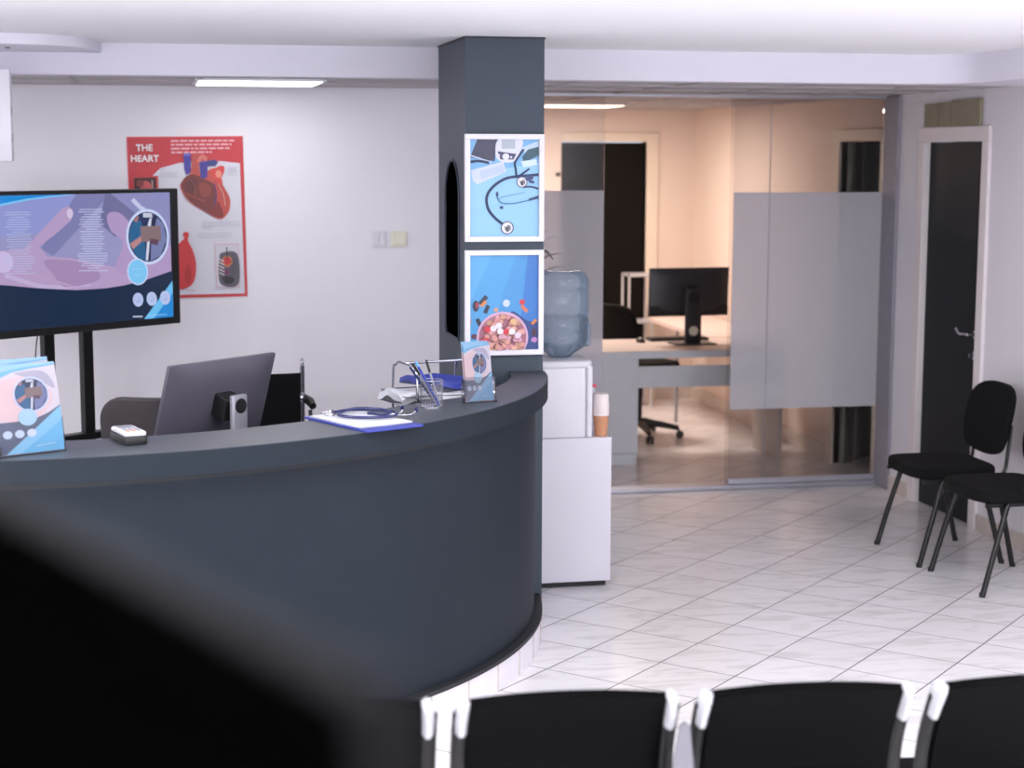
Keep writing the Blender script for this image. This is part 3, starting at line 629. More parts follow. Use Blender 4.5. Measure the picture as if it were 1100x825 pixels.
sw = thing('light_switch', 'white double rocker light switch on the wall, the left of two', 'light switch', (1.158, 9.2, 1.56))
b = MB(); b.box(-.041, .041, -.008, 0, -.041, .041, r=.003); b.build('plate', M_WPLAS, sw)
for x in (-.017, .017):
    b = MB(); b.box(x - .015, x + .015, -.013, -.008, -.03, .03, r=.002); b.build('rocker', M_WPLAS, sw)
sw = thing('light_switch', 'cream raised light switch on the wall, the right of two', 'light switch', (1.266, 9.2, 1.56))
b = MB(); b.box(-.043, .043, -.010, 0, -.041, .041, r=.003); b.build('plate', M_CREAM, sw)
b = MB(); b.box(-.028, .032, -.018, -.010, -.025, .033, r=.003); b.build('rocker', M_CREAM, sw)

# TV (screen design shared with the brochures)
ang = math.atan2(.616, .788)
TVC = Vector((-.385, 8.226, 0)); TW, TH = 1.23, .66
tv = thing('television', 'large flat television with a blue health slide, on a black floor stand at the left', 'television', (TVC.x, TVC.y, 1.185), ang)
b = MB(); b.box(-TW / 2, TW / 2, .0, .045, 0, TH, r=.004); b.box(-.35, .35, .045, .085, .1, .45, r=.01); b.build('housing', M_BLACKP, tv)
sw_, sh_ = TW - .078, TH - .055
def tvmap(X, Y):
    xp, yp = X / 4.585, 190 + Y / 4.583
    s_ = (187.5 - xp) / (197 - (187.5 - xp) * .0) * (1 + (187.5 - xp) * -.00012)
    t0 = 209.2 - xp / 187.5 * 3.5; t1 = 362.3 - xp / 187.5 * 17.0
    return (sw_ - s_, sh_ * (1 - (yp - t0) / (t1 - t0)))
p = Print(sw_, sh_, tvmap, step=.0001)
p.full(rgb(146, 144, 190))
p.poly([(-250, 60), (420, 60), (360, 260), (-250, 330)], rgb(140, 146, 204)); p.poly([(380, 60), (560, 60), (240, 400), (180, 360)], rgb(122, 122, 172)); p.poly([(500, 60), (900, 60), (900, 420), (700, 200)], rgb(134, 134, 184))
p.poly([(520, 60), (700, 200), (560, 300), (480, 230)], rgb(106, 106, 150)); p.stroke([(660, 110), (700, 150), (720, 160)], 22, rgb(190, 194, 226)); 
p.poly([(100, 360), (200, 250), (290, 155), (325, 140), (348, 175), (335, 215), (250, 290), (170, 350), (210, 400), (330, 410), (420, 430), (520, 450), (640, 470), (900, 440), (900, 600), (-250, 600), (-250, 400), (0, 370)], rgb(176, 152, 192), False)
p.poly([(520, 200), (545, 172), (600, 185), (660, 250), (760, 330), (900, 360), (900, 520), (640, 500), (560, 460), (600, 330), (540, 270)], rgb(170, 146, 190), True)
p.ell(-10, 430, 50, 56, rgb(196, 180, 220)); p.stroke([(0, 500), (200, 560), (420, 545)], 22, rgb(188, 170, 208)); p.poly([(200, 420), (420, 440), (470, 520), (300, 560), (240, 500)], rgb(160, 134, 176), True)
p.stroke([(20, 480), (150, 500), (340, 560)], 10, rgb(182, 154, 190)); p.ell(330, 180, 16, 26, rgb(206, 190, 218))
for k in range(26):          # two centred text columns
    wd = [120, 130, 70, 100, 118, 110, 130, 90, 60, 120, 104, 124, 118, 100, 128, 96, 112, 88, 150, 156, 140, 150, 110, 120, 60, 150][k]
    Y = 160 + k * 12.6
    p.stroke([(438 - wd / 2, Y), (438 + wd / 2, Y - 1)], 3.6, rgb(196, 202, 234), False)
    if k < 27: p.stroke([(70 - wd / 2, Y + 14), (70 + wd / 2, Y + 13)], 3.4, rgb(176, 186, 226), False)
p.poly([(-300, 40), (-300, 190), (-120, 165), (0, 138), (120, 112), (240, 96), (345, 84), (345, 40)], rgb(120, 190, 240)); p.poly([(-300, 40), (-300, 176), (-120, 152), (0, 126), (120, 102), (220, 90), (300, 84), (300, 40)], rgb(20, 132, 214))
p.poly([(-300, 540), (-100, 545), (0, 550), (150, 566), (350, 576), (500, 566), (600, 550), (720, 520), (860, 474), (870, 820), (-300, 900)], rgb(8, 34, 64))
p.poly([(700, 725), (860, 525), (860, 725)], rgb(104, 186, 236)); p.poly([(750, 725), (858, 590), (860, 725)], rgb(24, 132, 208))
p.stroke([(640, 713), (690, 712)], 7, rgb(196, 206, 226), False); p.stroke([(720, 708), (824, 700)], 4, rgb(150, 196, 236), False); p.stroke([(100, 775), (560, 745)], 2, rgb(60, 60, 60), False)
def people(p, cx, cy, rx, ry, n=32, d=0):
    def E(f, c): p.ell(cx, cy, rx * f, ry * f, c, n=n)
    E(1, rgb(196, 208, 242)); E(.9, rgb(34, 46, 84))
    def sh(pts, c):          # shapes clipped to the inner circle
        q = [(cx + a * rx, cy + b_ * ry) for a, b_ in pts]; out = []
        for (x, y) in q:
            dx, dy = (x - cx) / rx, (y - cy) / ry; l = math.hypot(dx, dy); k_ = min(1, .88 / l) if l else 1
            out.append((cx + dx * k_ * rx, cy + dy * k_ * ry))
        p.poly(out, c)
    sh([(-.9, -.2), (-.6, -.7), (-.25, -.55), (-.15, .1), (-.1, .85), (-.5, .75), (-.85, .3)], rgb(28, 92, 140)); sh([(-.7, -.65), (-.5, -.85), (-.4, -.7), (-.5, -.5)], rgb(160, 110, 110))
    sh([(.3, -.85), (.75, -.5), (.88, .1), (.6, .7), (.1, .88), (.15, 0)], rgb(112, 120, 166)); sh([(.02, -.6), (.2, -.7), (.1, 0), (.0, .85), (-.12, .85), (-.02, 0)], rgb(206, 210, 232)); sh([(.25, -.8), (.5, -.8), (.15, .2), (.1, .85), (-.02, .85)], rgb(28, 34, 70))
    sh([(-.2, -.88), (.2, -.88), (.25, -.7), (-.2, -.7)], rgb(190, 196, 214)); sh([(-.3, -.65), (.1, -.68), (0, -.4), (-.25, -.42)], rgb(24, 40, 84))
    sh([(-.85, .25), (-.3, -.05), (-.2, .1), (-.7, .45)], rgb(178, 128, 130)); sh([(-.35, -.38), (.6, -.4), (.62, .15), (-.3, .18)], rgb(126, 104, 108)); sh([(.1, .05), (.5, .1), (.45, .3), (.15, .25)], rgb(90, 60, 80))
people(p, 730, 300, 116, 143)
p.ell(670, 480, 56, 69, rgb(196, 208, 242)); p.ell(670, 480, 50, 62, rgb(120, 192, 238)); p.stroke([(645, 466), (695, 464)], 4, rgb(150, 206, 240), False); p.stroke([(650, 498), (690, 496)], 4, rgb(150, 206, 240), False)
for (X, Y) in ((668, 625), (742, 620), (815, 614)): p.ell(X, Y, 28, 36, rgb(178, 192, 232)); p.ell(X, Y, 14, 18, rgb(166, 180, 224)); p.ell(X - 4, Y - 4, 5, 7, rgb(186, 198, 236))
p.build('screen', M_SCREEN, tv, TR(-sw_ / 2 - .014, -.003, .036), back=.003)
st = thing('tv_stand', 'black twin pole floor stand holding the television', 'stand', (TVC.x, TVC.y, 0), ang)
for x in (-.085, .13):
    b = MB(); b.box(x - .028, x + .028, .088, .128, .06, 1.70, r=.003); b.build('pole', M_BLACKM, st)
b = MB(); b.box(-.10, .24, .075, .14, .655, .69, r=.004); b.build('crossbar', M_BLACKM, st)
for x in (-.30, .34):
    b = MB(); b.box(x - .03, x + .03, -.28, .38, 0, .06, r=.01); b.build('foot', M_BLACKM, st)
b = MB(); b.box(-.33, .37, .085, .14, .04, .09, r=.004); b.build('base_bar', M_BLACKM, st)
b = MB(); b.tube(spline([(-.12, .10, 1.22), (-.14, .11, 1.15), (-.145, .12, 1.0), (-.12, .12, .8), (-.11, .12, .3)], 6), .003, 6); tag(b.build('power_cable', M_BLACKP, None, mtx=TR(TVC.x, TVC.y, 0) @ RZ(ang)), 'thin black cable hanging beside the left pole of the TV stand', 'cable')

# ------------------------------------------------------------------ reception: monitor, chairs, wheelchair
def monitor(name, label, loc, rz, w, h, tilt, zc, neckw, m_back, m_neck, circle, chin, off=.06, base_w=.24, base_d=.18):
    """front faces local +y; back faces local -y"""
    t = thing(name, label, 'computer monitor', loc, rz); T = TR(0, 0, zc) @ RX(tilt)
    b = MB()
    def back(u, v):      # softly domed rear shell
        x = (u - .5) * w; z = (v - .5) * h; k = (1 - (2 * u - 1) ** 4) * (1 - (2 * v - 1) ** 4)
        return (x, -.006 - .028 * k, z)
    b.grid(back, 20, 14, mtx=T); b.box(-w / 2, w / 2, -.007, .010, -h / 2, h / 2, r=.003, mtx=T); b.build('housing', m_back, t, smooth=True)
    b = MB(); b.box(-w / 2 + .008, w / 2 - .008, .0095, .0115, -h / 2 + .018, h / 2 - .008, mtx=T); b.build('screen', M_BLACKP, t)
    if chin: b = MB(); b.box(-w / 2 + .002, w / 2 - .002, -.022, -.006, -h / 2 + .001, -h / 2 + chin, r=.004, mtx=T); b.build('lower_bezel', M_BLACKP, t)
    b = MB(); b.box(-.045, .045, -off - .01, -.028, -.045, .045, r=.006, mtx=T); b.build('mount', M_BLACKP, t)
    yb = -off - .03
    nk = MB(); nk.box(-neckw / 2, neckw / 2, yb - .012, yb + .012, 0.008, zc + .03, r=.008, seg=3); n_ = nk.build('neck', m_neck, t, smooth=True)
    b = MB(); b.lathe([(0, 0), (neckw * .37, 0), (neckw * .37, .003), (0, .003)], 28, TR(0, yb - .0118, zc + .03 - neckw * .55) @ RX(PI / 2)); b.build('neck_disc', M_BLACKP, n_, smooth=True)
    if circle: b = MB(); b.lathe([(0, 0), (neckw * .28, 0), (neckw * .28, .003), (0, .003)], 28, TR(0, yb - .0118, .09) @ RX(PI / 2)); b.build('cable_hole', M_CREAM, n_, smooth=True)
    b = MB(); b.box(-base_w / 2, base_w / 2, yb - base_d * .45, yb + base_d * .55, 0, .010, r=.004); b.build('base', m_neck, t)
    return t
monitor('computer_monitor', 'dark grey monitor seen from behind, tilted back on the reception desk', (.195, 6.48, .745), math.radians(43), .55, .325, math.radians(17), .358, .076, M_MONB, M_SILVER, False, 0, off=.09)
# brown office chair behind the counter
def office_chair(label, loc, rz, m, bw=.46, bz0=.62, bz1=1.06, seat_z=.48, rad=.10):
    t = thing('office_chair', label, 'office chair', loc, rz)
    b = MB()
    def bk(u, v):
        x = (u - .5) * bw; z = bz0 + v * (bz1 - bz0)
        return (x, .20 + .06 * v - .06 * (2 * u - 1) ** 2, z)
    pr = MB(); pr.prism(rrect(bw, bz1 - bz0, rad), -.025, .025, r=.012, seg=3)
    bm = pr.bm
    bmesh.ops.subdivide_edges(bm, edges=[e for e in bm.edges if e.calc_length() > .1], cuts=6)
    for v in bm.verts:
        x, z = v.co.x, v.co.y; th = v.co.z; v.co = Vector((x, .23 + .08 * (z / (bz1 - bz0)) + th - .05 * (2 * x / bw) ** 2, z + (bz0 + bz1) / 2))
    pr.build('backrest', m, t, smooth=True)
    b = MB(); b.prism(rrect(.48, .46, .1), seat_z - .06, seat_z, r=.02, seg=3); b.build('seat', m, t, smooth=True)
    b = MB(); b.tube([(0, 0, .10), (0, 0, seat_z - .06)], .028, 14); b.build('column', M_BLACKM, t, smooth=True)
    b = MB(); b.tube(spline([(0, .12, seat_z - .07), (0, .27, seat_z - .06), (0, .30, seat_z + .02), (0, .27, bz0 + .1)], 6), .018, 10); b.build('back_support', M_BLACKM, t, smooth=True)
    for k in range(5):
        a = 2 * PI * k / 5 + .25
        b = MB(); b.tube([(0, 0, .115), (.15 * math.cos(a), .15 * math.sin(a), .10), (.29 * math.cos(a), .29 * math.sin(a), .075)], [.03, .024, .018], 10); l = b.build('leg', M_BLACKP, t, smooth=True)
        b = MB()
        for s_ in (-.016, .016): b.lathe([(0, -.009), (.026, -.009), (.028, -.004), (.028, .004), (.026, .009), (0, .009)], 18, TR(.30 * math.cos(a), .30 * math.sin(a), .028) @ RZ(a) @ TR(0, s_, 0) @ RX(PI / 2))
        b.tube([(.29 * math.cos(a), .29 * math.sin(a), .03), (.29 * math.cos(a), .29 * math.sin(a), .075)], .008, 8); b.build('caster', M_BLACKP, l, smooth=True)
    return t
office_chair('dark brown office chair behind the counter beside the grey monitor', (0.04, 6.95, 0), math.radians(165), M_BROWN, bw=.46, bz0=.64, bz1=1.085)
# wheelchair
wc = thing('wheelchair', 'folding wheelchair with black canvas back and chrome frame behind the counter', 'wheelchair', (.42, 7.98, 0), math.radians(8))
b = MB(); b.box(-.225, .218, -.004, .006, .54, 1.00, r=.002); b.build('backrest', M_FABRIC, wc)
b = MB(); b.box(-.22, .22, -.02, -.42, .50, .52) if False else b.box(-.22, .22, .0, .42, .49, .515, r=.006); b.build('seat', M_FABRIC, wc)
for s_ in (-1, 1):
    x = s_ * .226
    b = MB(); b.tube([(x, 0, .20), (x, 0, 1.035)], .0115, 10); b.tube([(x, .015 * math.cos(a) , 1.05 + .015 * math.sin(a)) for a in [2 * PI * k / 12 for k in range(12)]], .006, 8, closed=True)
    fr = b.build('back_post', M_CHROME, wc, smooth=True)
    b = MB(); b.tube([(x + s_ * .002, -.004, .885), (x + s_ * .018, -.075, .875), (x + s_ * .022, -.12, .858)], [.02, .021, .017], 12); b.build('push_grip', M_BLACKP, wc, smooth=True)
    b = MB(); b.lathe([(0, -.014), (.02, -.012), (.024, 0), (.02, .012), (0, .014)], 16, TR(x - s_ * .006, -.02, .885) @ RY(PI / 2)); b.build('clamp', M_CHROME, wc, smooth=True)
    b = MB(); b.tube(spline([(x + s_ * .03, -.03, .83), (x + s_ * .03, -.03, .60), (x + s_ * .02, .02, .45), (x, .42, .42), (x, .46, .10)], 6), .010, 10); b.build('side_frame', M_CHROME, wc, smooth=True)
    b = MB(); R_ = .29; b.tube([(x + s_ * .055, .05 + R_ * math.cos(a), .30 + R_ * math.sin(a)) for a in [2 * PI * k / 40 for k in range(40)]], .012, 8, closed=True)
    for k in range(12): a = 2 * PI * k / 12; b.tube([(x + s_ * .055, .05, .30), (x + s_ * .055, .05 + R_ * math.cos(a), .30 + R_ * math.sin(a))], .0015, 4)
    b.build('rear_wheel', M_BLACKP, wc, smooth=True)
    b = MB(); b.lathe([(0, -.015), (.07, -.015), (.08, 0), (.07, .015), (0, .015)], 20, TR(x, .46, .08) @ RY(PI / 2)); b.build('front_wheel', M_BLACKP, wc, smooth=True)

# ------------------------------------------------------------------ on the counter
def brochure_design(p, w, h):
    p.mp = lambda X, Y: (X * w, (1 - Y) * h)
    p.full(rgb(216, 208, 224)); p.poly([(0, .25), (.35, .14), (.7, .18), (.9, .4), (.6, .62), (0, .6)], rgb(228, 196, 204), True); p.poly([(.35, .1), (.8, .1), (.95, .3), (.7, .2), (.5, .15)], rgb(176, 172, 196), True)
    p.poly([(0, .0), (1, 0), (1, .035), (.6, .06), (.3, .09), (0, .17)], rgb(110, 182, 232)); p.poly([(0, 0), (1, 0), (1, .02), (.5, .04), (.2, .07), (0, .10)], rgb(150, 200, 240))
    p.poly([(0, .64), (.3, .64), (.6, .62), (.8, .57), (1, .49), (1, 1), (0, 1)], rgb(84, 94, 122)); p.poly([(.08, 1), (1, .5), (1, 1)], rgb(134, 196, 236)); p.poly([(.3, 1), (1, .66), (1, 1)], rgb(104, 182, 232))
    people(p, .56, .35, .285, .2); p.ell(.46, .6, .15, .095, rgb(168, 206, 236), n=20)
    for X in (.12, .31): p.ell(X, .78, .075, .045, rgb(196, 212, 240), n=16)
    p.ell(.5, .78, .075, .045, rgb(210, 220, 244), n=16); p.stroke([(.55, .93), (.85, .915)], .006, rgb(220, 235, 250), False)
def holder(label, loc, rz, w, hcard, lean, pocket, ncards):
    t = thing('brochure_holder', label, 'brochure holder', loc, rz, None)
    b = MB(); th = .003; pd = .035
    b.box(-w / 2 - .008, w / 2 + .008, -.004, pd, 0, th)                                # foot
    L = pocket
    b.box(-w / 2 - .006, w / 2 + .006, 0, th, th, L, mtx=TR(0, -.002, 0) @ RX(-lean))
    b.box(-w / 2 - .006, w / 2 + .006, 0, th, th, hcard * .9, mtx=TR(0, pd - .004, 0) @ RX(-lean))
    for s_ in (-1, 1): b.box(s_ * (w / 2 + .006) - th / 2, s_ * (w / 2 + .006) + th / 2, 0, pd - .004, th, L * .95, mtx=RX(-lean))
    b.build('acrylic_stand', M_ACRYL, t); return t
def brochure(name, label, w, h, mtx, bend, group):
    p = Print(w, h, step=.00012, bend=(lambda x, y, d: (x, -d + bend * (y / h) ** 2 - bend * .4 * (y / h), y)) if bend else None)
    brochure_design(p, w, h)
    if bend:     # cut the sheets into strips so that the print follows the bend
        fs = []
        for P_, d_, c_ in p.fs:
            n = 10
            for i in range(n):
                y0, y1 = h * i / n, h * (i + 1) / n; Q = P_
                for (v, sg) in ((y0, 1), (y1, -1)):
                    R_ = []
                    for j in range(len(Q)):
                        a, b_ = Q[j - 1], Q[j]; ia, ib = sg * (a[1] - v) >= 0, sg * (b_[1] - v) >= 0
                        if ia != ib: tt = (v - a[1]) / (b_[1] - a[1]); R_.append((a[0] + tt * (b_[0] - a[0]), v))
                        if ib: R_.append(b_)
                    Q = R_
                    if len(Q) < 3: break
                if len(Q) >= 3: fs.append((Q, d_, c_))
        p.fs = fs
    o = p.build(name, M_LEAFLET, None, mtx, back=.0006); tag(o, label, 'brochure', group); return o
# left holder
HL = (-.395, 5.420, 1.10); RL = math.radians(27.6)
holder('clear acrylic brochure holder at the left end of the counter', HL, RL, .205, .27, .17, .11, 3)
B0 = TR(*HL) @ RZ(RL)
brochure('brochure', 'blue and white clinic brochure, front one in the left holder', .205, .275, B0 @ TR(-.1025, -.006, .006) @ RX(-.15), .03, None)
brochure('brochure', 'back brochure poking up behind the front one in the left holder', .205, .290, B0 @ TR(-.117, .010, .006) @ RX(-.15), .03, None)
b = MB(); b.tube([(-.115, -.03, .012), (-.122, .03, .085)], [.006, .007], 8); 
tag(b.build('black_pen', M_BLACKP, None, smooth=True, mtx=B0), 'black pen leaning against the left brochure holder', 'pen')
# right holder
HR = (1.165, 6.252, 1.10); RR = math.radians(12)
holder('clear acrylic leaflet holder at the right end of the counter near the column', HR, RR, .115, .22, .20, .095, 2)
B1 = TR(*HR) @ RZ(RR)
brochure('leaflet', 'narrow clinic leaflet in the right holder, front one', .108, .215, B1 @ TR(-.054, .004, .006) @ RX(-.20) , 0, None)
brochure('leaflet', 'narrow clinic leaflet in the right holder, behind the front one', .108, .222, B1 @ TR(-.058, .014, .006) @ RX(-.20), 0, None)
# card reader
cr = thing('card_reader', 'small silver card payment terminal lying on the counter left of the monitor', 'card reader', (-.108, 5.60, 1.10), math.radians(-72))
b = MB(); b.prism(rrect(.165, .078, .014), 0, .028, r=.004); b.build('base', M_BLACKP, cr, smooth=True)
b = MB(); b.prism(rrect(.158, .072, .012), .028, .042, r=.005); b.build('top_shell', M_WPLAS, cr, smooth=True)
b = MB(); b.box(-.065, -.01, -.024, .024, .042, .044, r=.0005); b.build('display', M_SILVER, cr)
for k in range(3):
    for j in range(3):
        b = MB(); b.box(.008 + k * .02, .02 + k * .02, -.024 + j * .018, -.012 + j * .018, .042, .045, r=.001); b.build('key', M_ORANGE if k == 2 and j < 2 else M_SILVER, cr)
# clipboard + papers + stethoscope
CBX = TR(.678, 5.86, 1.10) @ RZ(math.radians(-63))
cb = thing('clipboard', 'royal blue clipboard lying on the counter under a stethoscope', 'clipboard', (.678, 5.86, 1.10), math.radians(-63))
b = MB(); b.prism(rrect(.40, .235, .01), 0, .006, r=.0015); b.build('board', M_BLUE, cb)
b = MB(); b.prism(rrect(.012, .10, .003, cx=-.185), .006, .018, r=.002); b.tube([(-.195, -.03, .012), (-.205, 0, .02), (-.195, .03, .012)], .003, 6); b.build('clip', M_CHROME, cb, smooth=True)
def sheets(label, m4, n, w=.297, h=.21):
    b = MB()
    for k in range(n): b.box(-w / 2, w / 2, -h / 2, h / 2, k * .0011, k * .0011 + .0008, mtx=RZ(.03 * math.sin(k * 2.1)))
    return tag(b.build('paper_stack', M_PAPER, None, mtx=m4), label, 'papers')
sheets('white papers clipped on the blue clipboard', CBX @ TR(-.015, 0, .0062), 5, .32)
stt = thing('stethoscope', 'navy stethoscope coiled on the papers of the blue clipboard', 'stethoscope', (.70, 5.88, 1.112)); stt.scale = (.84, .84, .84)
loop = spline([(-.14, .10, .010), (-.06, .15, .012), (.06, .10, .016), (.12, .02, .014), (.09, -.05, .012), (.0, -.06, .010), (-.09, -.02, .010), (-.12, .06, .012), (-.04, .13, .020), (.06, .08, .022), (.09, .0, .020), (.05, -.03, .018), (.0, .02, .016)], 8)
b = MB(); b.tube(loop, .0065, 8); b.build('tube', M_NAVY, stt, smooth=True)
b = MB(); b.tube(spline([(.0, .02, .016), (.06, -.01, .016), (.13, -.03, .012), (.17, -.06, .018), (.19, -.06, .035)], 6), .003, 8); b.tube(spline([(.0, .02, .016), (.05, .03, .014), (.11, .02, .010), (.14, .03, .014), (.145, .035, .03)], 6), .003, 8); b.build('headset', M_CHROME, stt, smooth=True)
for q in ((.19, -.06, .038), (.145, .035, .033)):
    b = MB(); b.lathe([(0, -.012), (.006, -.010), (.008, 0), (.005, .010), (0, .012)], 12, TR(*q) @ RX(.6)); b.build('ear_tip', M_NAVY, stt, smooth=True)
b = MB(); b.lathe([(0, 0), (.021, 0), (.023, .004), (.020, .010), (.008, .013), (.006, .022), (0, .022)], 24, TR(-.15, .09, .0)); b.build('chest_piece', M_CHROME, stt, smooth=True)
# pen cup with pens
pc = thing('pen_cup', 'silver wire mesh pen cup on the counter beside the leaflet holder', 'pen cup', (.967, 6.175, 1.10))
b = MB()
for k in range(26):
    a = 2 * PI * k / 26; b.tube([(.040 * math.cos(a), .040 * math.sin(a), .004), (.042 * math.cos(a), .042 * math.sin(a), .098)], .0007, 4)
for z in [.004 + .0118 * k for k in range(9)]:
    b.tube([((.040 + .002 * z / .1) * math.cos(a), (.040 + .002 * z / .1) * math.sin(a), z) for a in [2 * PI * k / 26 for k in range(26)]], .0006, 4, closed=True)
b.build('mesh_wall', M_CHROME, pc)
b = MB(); b.tube([(.042 * math.cos(a), .042 * math.sin(a), .099) for a in [2 * PI * k / 28 for k in range(28)]], .002, 6, closed=True); b.build('rim', M_CHROME, pc, smooth=True)
b = MB(); b.lathe([(0, 0), (.041, 0), (.041, .004), (0, .004)], 28); b.build('base', M_CHROME, pc, smooth=True)
pens = [((.020, .0, .008), (-.068, .008, .160), M_BLACKP, 'black capped'), ((.024, .012, .008), (-.055, .02, .165), M_SKYPEN, 'light blue'), ((.026, -.01, .008), (-.05, -.012, .150), M_BLUE, 'royal blue'), ((.030, .004, .008), (-.018, .012, .172), M_BLACKP, 'tall black'), ((.018, .018, .008), (-.075, .028, .145), M_NAVY, 'navy')]
for k, (a_, c_, m_, nm) in enumerate(pens):
    t = thing('pen', '%s pen leaning to the left in the mesh pen cup' % nm, 'pen', (.967, 6.175, 1.10), 0, None)
    a_, c_ = Vector(a_), Vector(c_); m1 = a_.lerp(c_, .72)
    b = MB(); b.tube([a_, m1], .0042, 8); b.build('barrel', M_SILVER if k in (0, 3) else m_, t, smooth=True)
    b = MB(); b.tube([m1, c_], [.0048, .0044], 8); b.build('cap', m_ if k != 1 else M_SKYPEN, t, smooth=True)
# wire letter tray
lt = thing('letter_tray', 'silver wire letter tray behind the counter beside the pen cup', 'letter tray', (1.045, 6.63, .745), math.radians(14))
TWd, TDp = .34, .25
for lev, z in enumerate((.03, .17, .31)):
    b = MB()
    b.tube([(-TWd / 2, -TDp / 2, z), (TWd / 2, -TDp / 2, z), (TWd / 2, TDp / 2, z), (-TWd / 2, TDp / 2, z)], .003, 6, closed=True)
    b.tube([(-TWd / 2, -TDp / 2, z + .04), (TWd / 2, -TDp / 2, z + .04), (TWd / 2, TDp / 2, z + .04), (-TWd / 2, TDp / 2, z + .04)], .003, 6, closed=True)
    for k in range(12): x = -TWd / 2 + TWd * k / 11; b.tube([(x, -TDp / 2, z), (x, TDp / 2, z)], .0012, 4)
    b.build('tier', M_CHROME, lt, smooth=True)
for x in (-TWd / 2 + .05, TWd / 2 - .02):
    b = MB(); b.tube(spline([(x, -TDp / 2, 0), (x, -TDp / 2, .40), (x, -TDp / 2 + .03, .45), (x, -TDp / 2 + .07, .465)], 6) + spline([(x, TDp / 2 - .07, .465), (x, TDp / 2 - .03, .45), (x, TDp / 2, .40), (x, TDp / 2, 0)], 6), .005, 8); b.build('upright', M_CHROME, lt, smooth=True)
b = MB(); b.tube([(-TWd / 2 + .05, 0, .465), (TWd / 2 - .02, 0, .465)], .005, 8); b.build('handle_bar', M_CHROME, lt, smooth=True)
LT = TR(1.045, 6.63, .745) @ RZ(math.radians(14))
b = MB()
def crum(u, v): return (-.18 + .33 * u, -.12 + .24 * v, .335 + .03 * math.sin(u * 5 + v * 3) * (1 - u) + .02 * u + .006 * math.sin(13 * v + 4 * u))
b.grid(crum, 24, 12, thick=.03, mtx=LT); tag(b.build('document_bundle', M_PAPER, None, smooth=True), 'crumpled white documents on the top tier of the letter tray', 'documents')
b = MB()
def pouch(u, v): return (-.10 + .27 * u, -.06 + .16 * v, .385 + .012 * math.sin(u * 7 + v * 4) + .02 * (1 - u))
b.grid(pouch, 20, 10, thick=.02, mtx=LT); tag(b.build('blue_folder', M_BLUE, None, smooth=True), 'royal blue folder lying on the documents in the letter tray', 'folder')

# ------------------------------------------------------------------ water cooler
cab = thing('cabinet', 'white low cabinet under the water cooler beside the column', 'cabinet', (1.845, 7.80, 0))
b = MB(); b.box(-.20, .20, -.15, .16, .03, .712, r=.003); b.build('body', M_WHITE, cab)
b = MB(); b.box(-.185, .185, -.12, .14, 0, .03); b.build('plinth', M_TRIMSHADE, cab)
wcl = thing('water_cooler', 'white tabletop water cooler standing on the white cabinet', 'water cooler', (1.815, 7.80, .712))
b = MB(); b.prism(rrect(.235, .27, .03), 0, .335, r=.006); b.build('body', M_WPLAS, wcl, smooth=True)
b = MB(); b.prism(rrect(.285, .29, .05), .325, .36, r=.012, seg=3); b.lathe([(.12, .355), (.10, .3615), (.0, .3615)], 32); b.build('top_cover', M_WPLAS, wcl, smooth=True)
b = MB(); b.box(.112, .140, -.138, .138, -.0, .335, r=.008, seg=3); b.build('front_panel', M_WPLAS, wcl, smooth=True)
b = MB(); b.box(.135, .165, -.055, .09, .005, .04, r=.008); b.build('drip_tray', M_WPLAS, wcl, smooth=True)
for y, m_ in ((-.04, M_RED), (.04, M_BLUE)):
    b = MB(); b.tube([(.13, y, .215), (.165, y, .215), (.165, y, .165)], .011, 10); tp = b.build('tap', M_WPLAS, wcl, smooth=True)
    b = MB(); b.box(.155, .18, y - .009, y + .009, .222, .236, r=.003); b.build('lever', m_, tp)
wb = thing('water_bottle', 'large blue water bottle upside down on the water cooler', 'water bottle', (1.845 - .01, 7.82, 1.075))
prof = [(.05, -.0), (.07, .02), (.11, .045), (.128, .07), (.133, .10), (.128, .112), (.133, .124), (.134, .18), (.128, .192), (.134, .204), (.134, .30), (.129, .312), (.134, .324), (.134, .36), (.126, .385), (.105, .402), (.06, .405), (0, .398)]
b = MB(); b.lathe([(0, -.0)] + prof, 40); b.build('shell', M_BOTTLE, wb, smooth=True)
b = MB(); b.lathe([(0, .004), (.045, .004), (.066, .024), (.106, .050), (.124, .074), (.128, .10), (.124, .112), (.128, .124), (.129, .185), (0, .185)], 40); b.build('water', M_WATER, wb, smooth=True)
b = MB(); b.tube([(.15 * .93, -.02, .10), (.152, -.03, .12), (.152, -.03, .16), (.14, -.02, .18)], .008, 8) if False else b.box(.10, .137, -.05, .05, .05, .16, r=.01); b.build('grip', M_BOTTLE, wb, smooth=True)
cups = thing('paper_cup', 'kraft brown paper cup at the bottom of the stack beside the cooler', 'paper cup', (2.005, 7.70, .712))
b = MB(); b.lathe([(0, .002), (.028, 0), (.037, .105), (.036, .105), (.027, .004), (0, .004)], 28); b.build('wall', M_KRAFT, cups, smooth=True)
b = MB(); b.tube([(.0375 * math.cos(a), .0375 * math.sin(a), .105) for a in [2 * PI * k / 24 for k in range(24)]], .0016, 6, closed=True); b.build('rim', M_CUPW, cups, smooth=True)
pl = ['lowest', 'second from the bottom', 'middle', 'second from the top', 'topmost']
for k in range(5):
    # nested white cups, upside down over the kraft one: rim bands show
    z = .712 + .098 + k * .014
    t = thing('paper_cup', 'white paper cup, %s of the white cups stacked on the kraft cup' % pl[k], 'paper cup', (2.005, 7.70, z), 0, None)
    b = MB(); hgt = .030 if k < 4 else .045
    b.lathe([(.0385 - k * .0003, 0), (.0385 - k * .0003, .010), (.036, .013), (.034, hgt), (.033, hgt), (.034, .013), (.036, 0)], 28, closed=True)
    if k == 4: b.lathe([(0, hgt - .001), (.034, hgt - .001), (.034, hgt), (0, hgt)], 28)
    b.build('wall', M_CUPW, t, smooth=True)

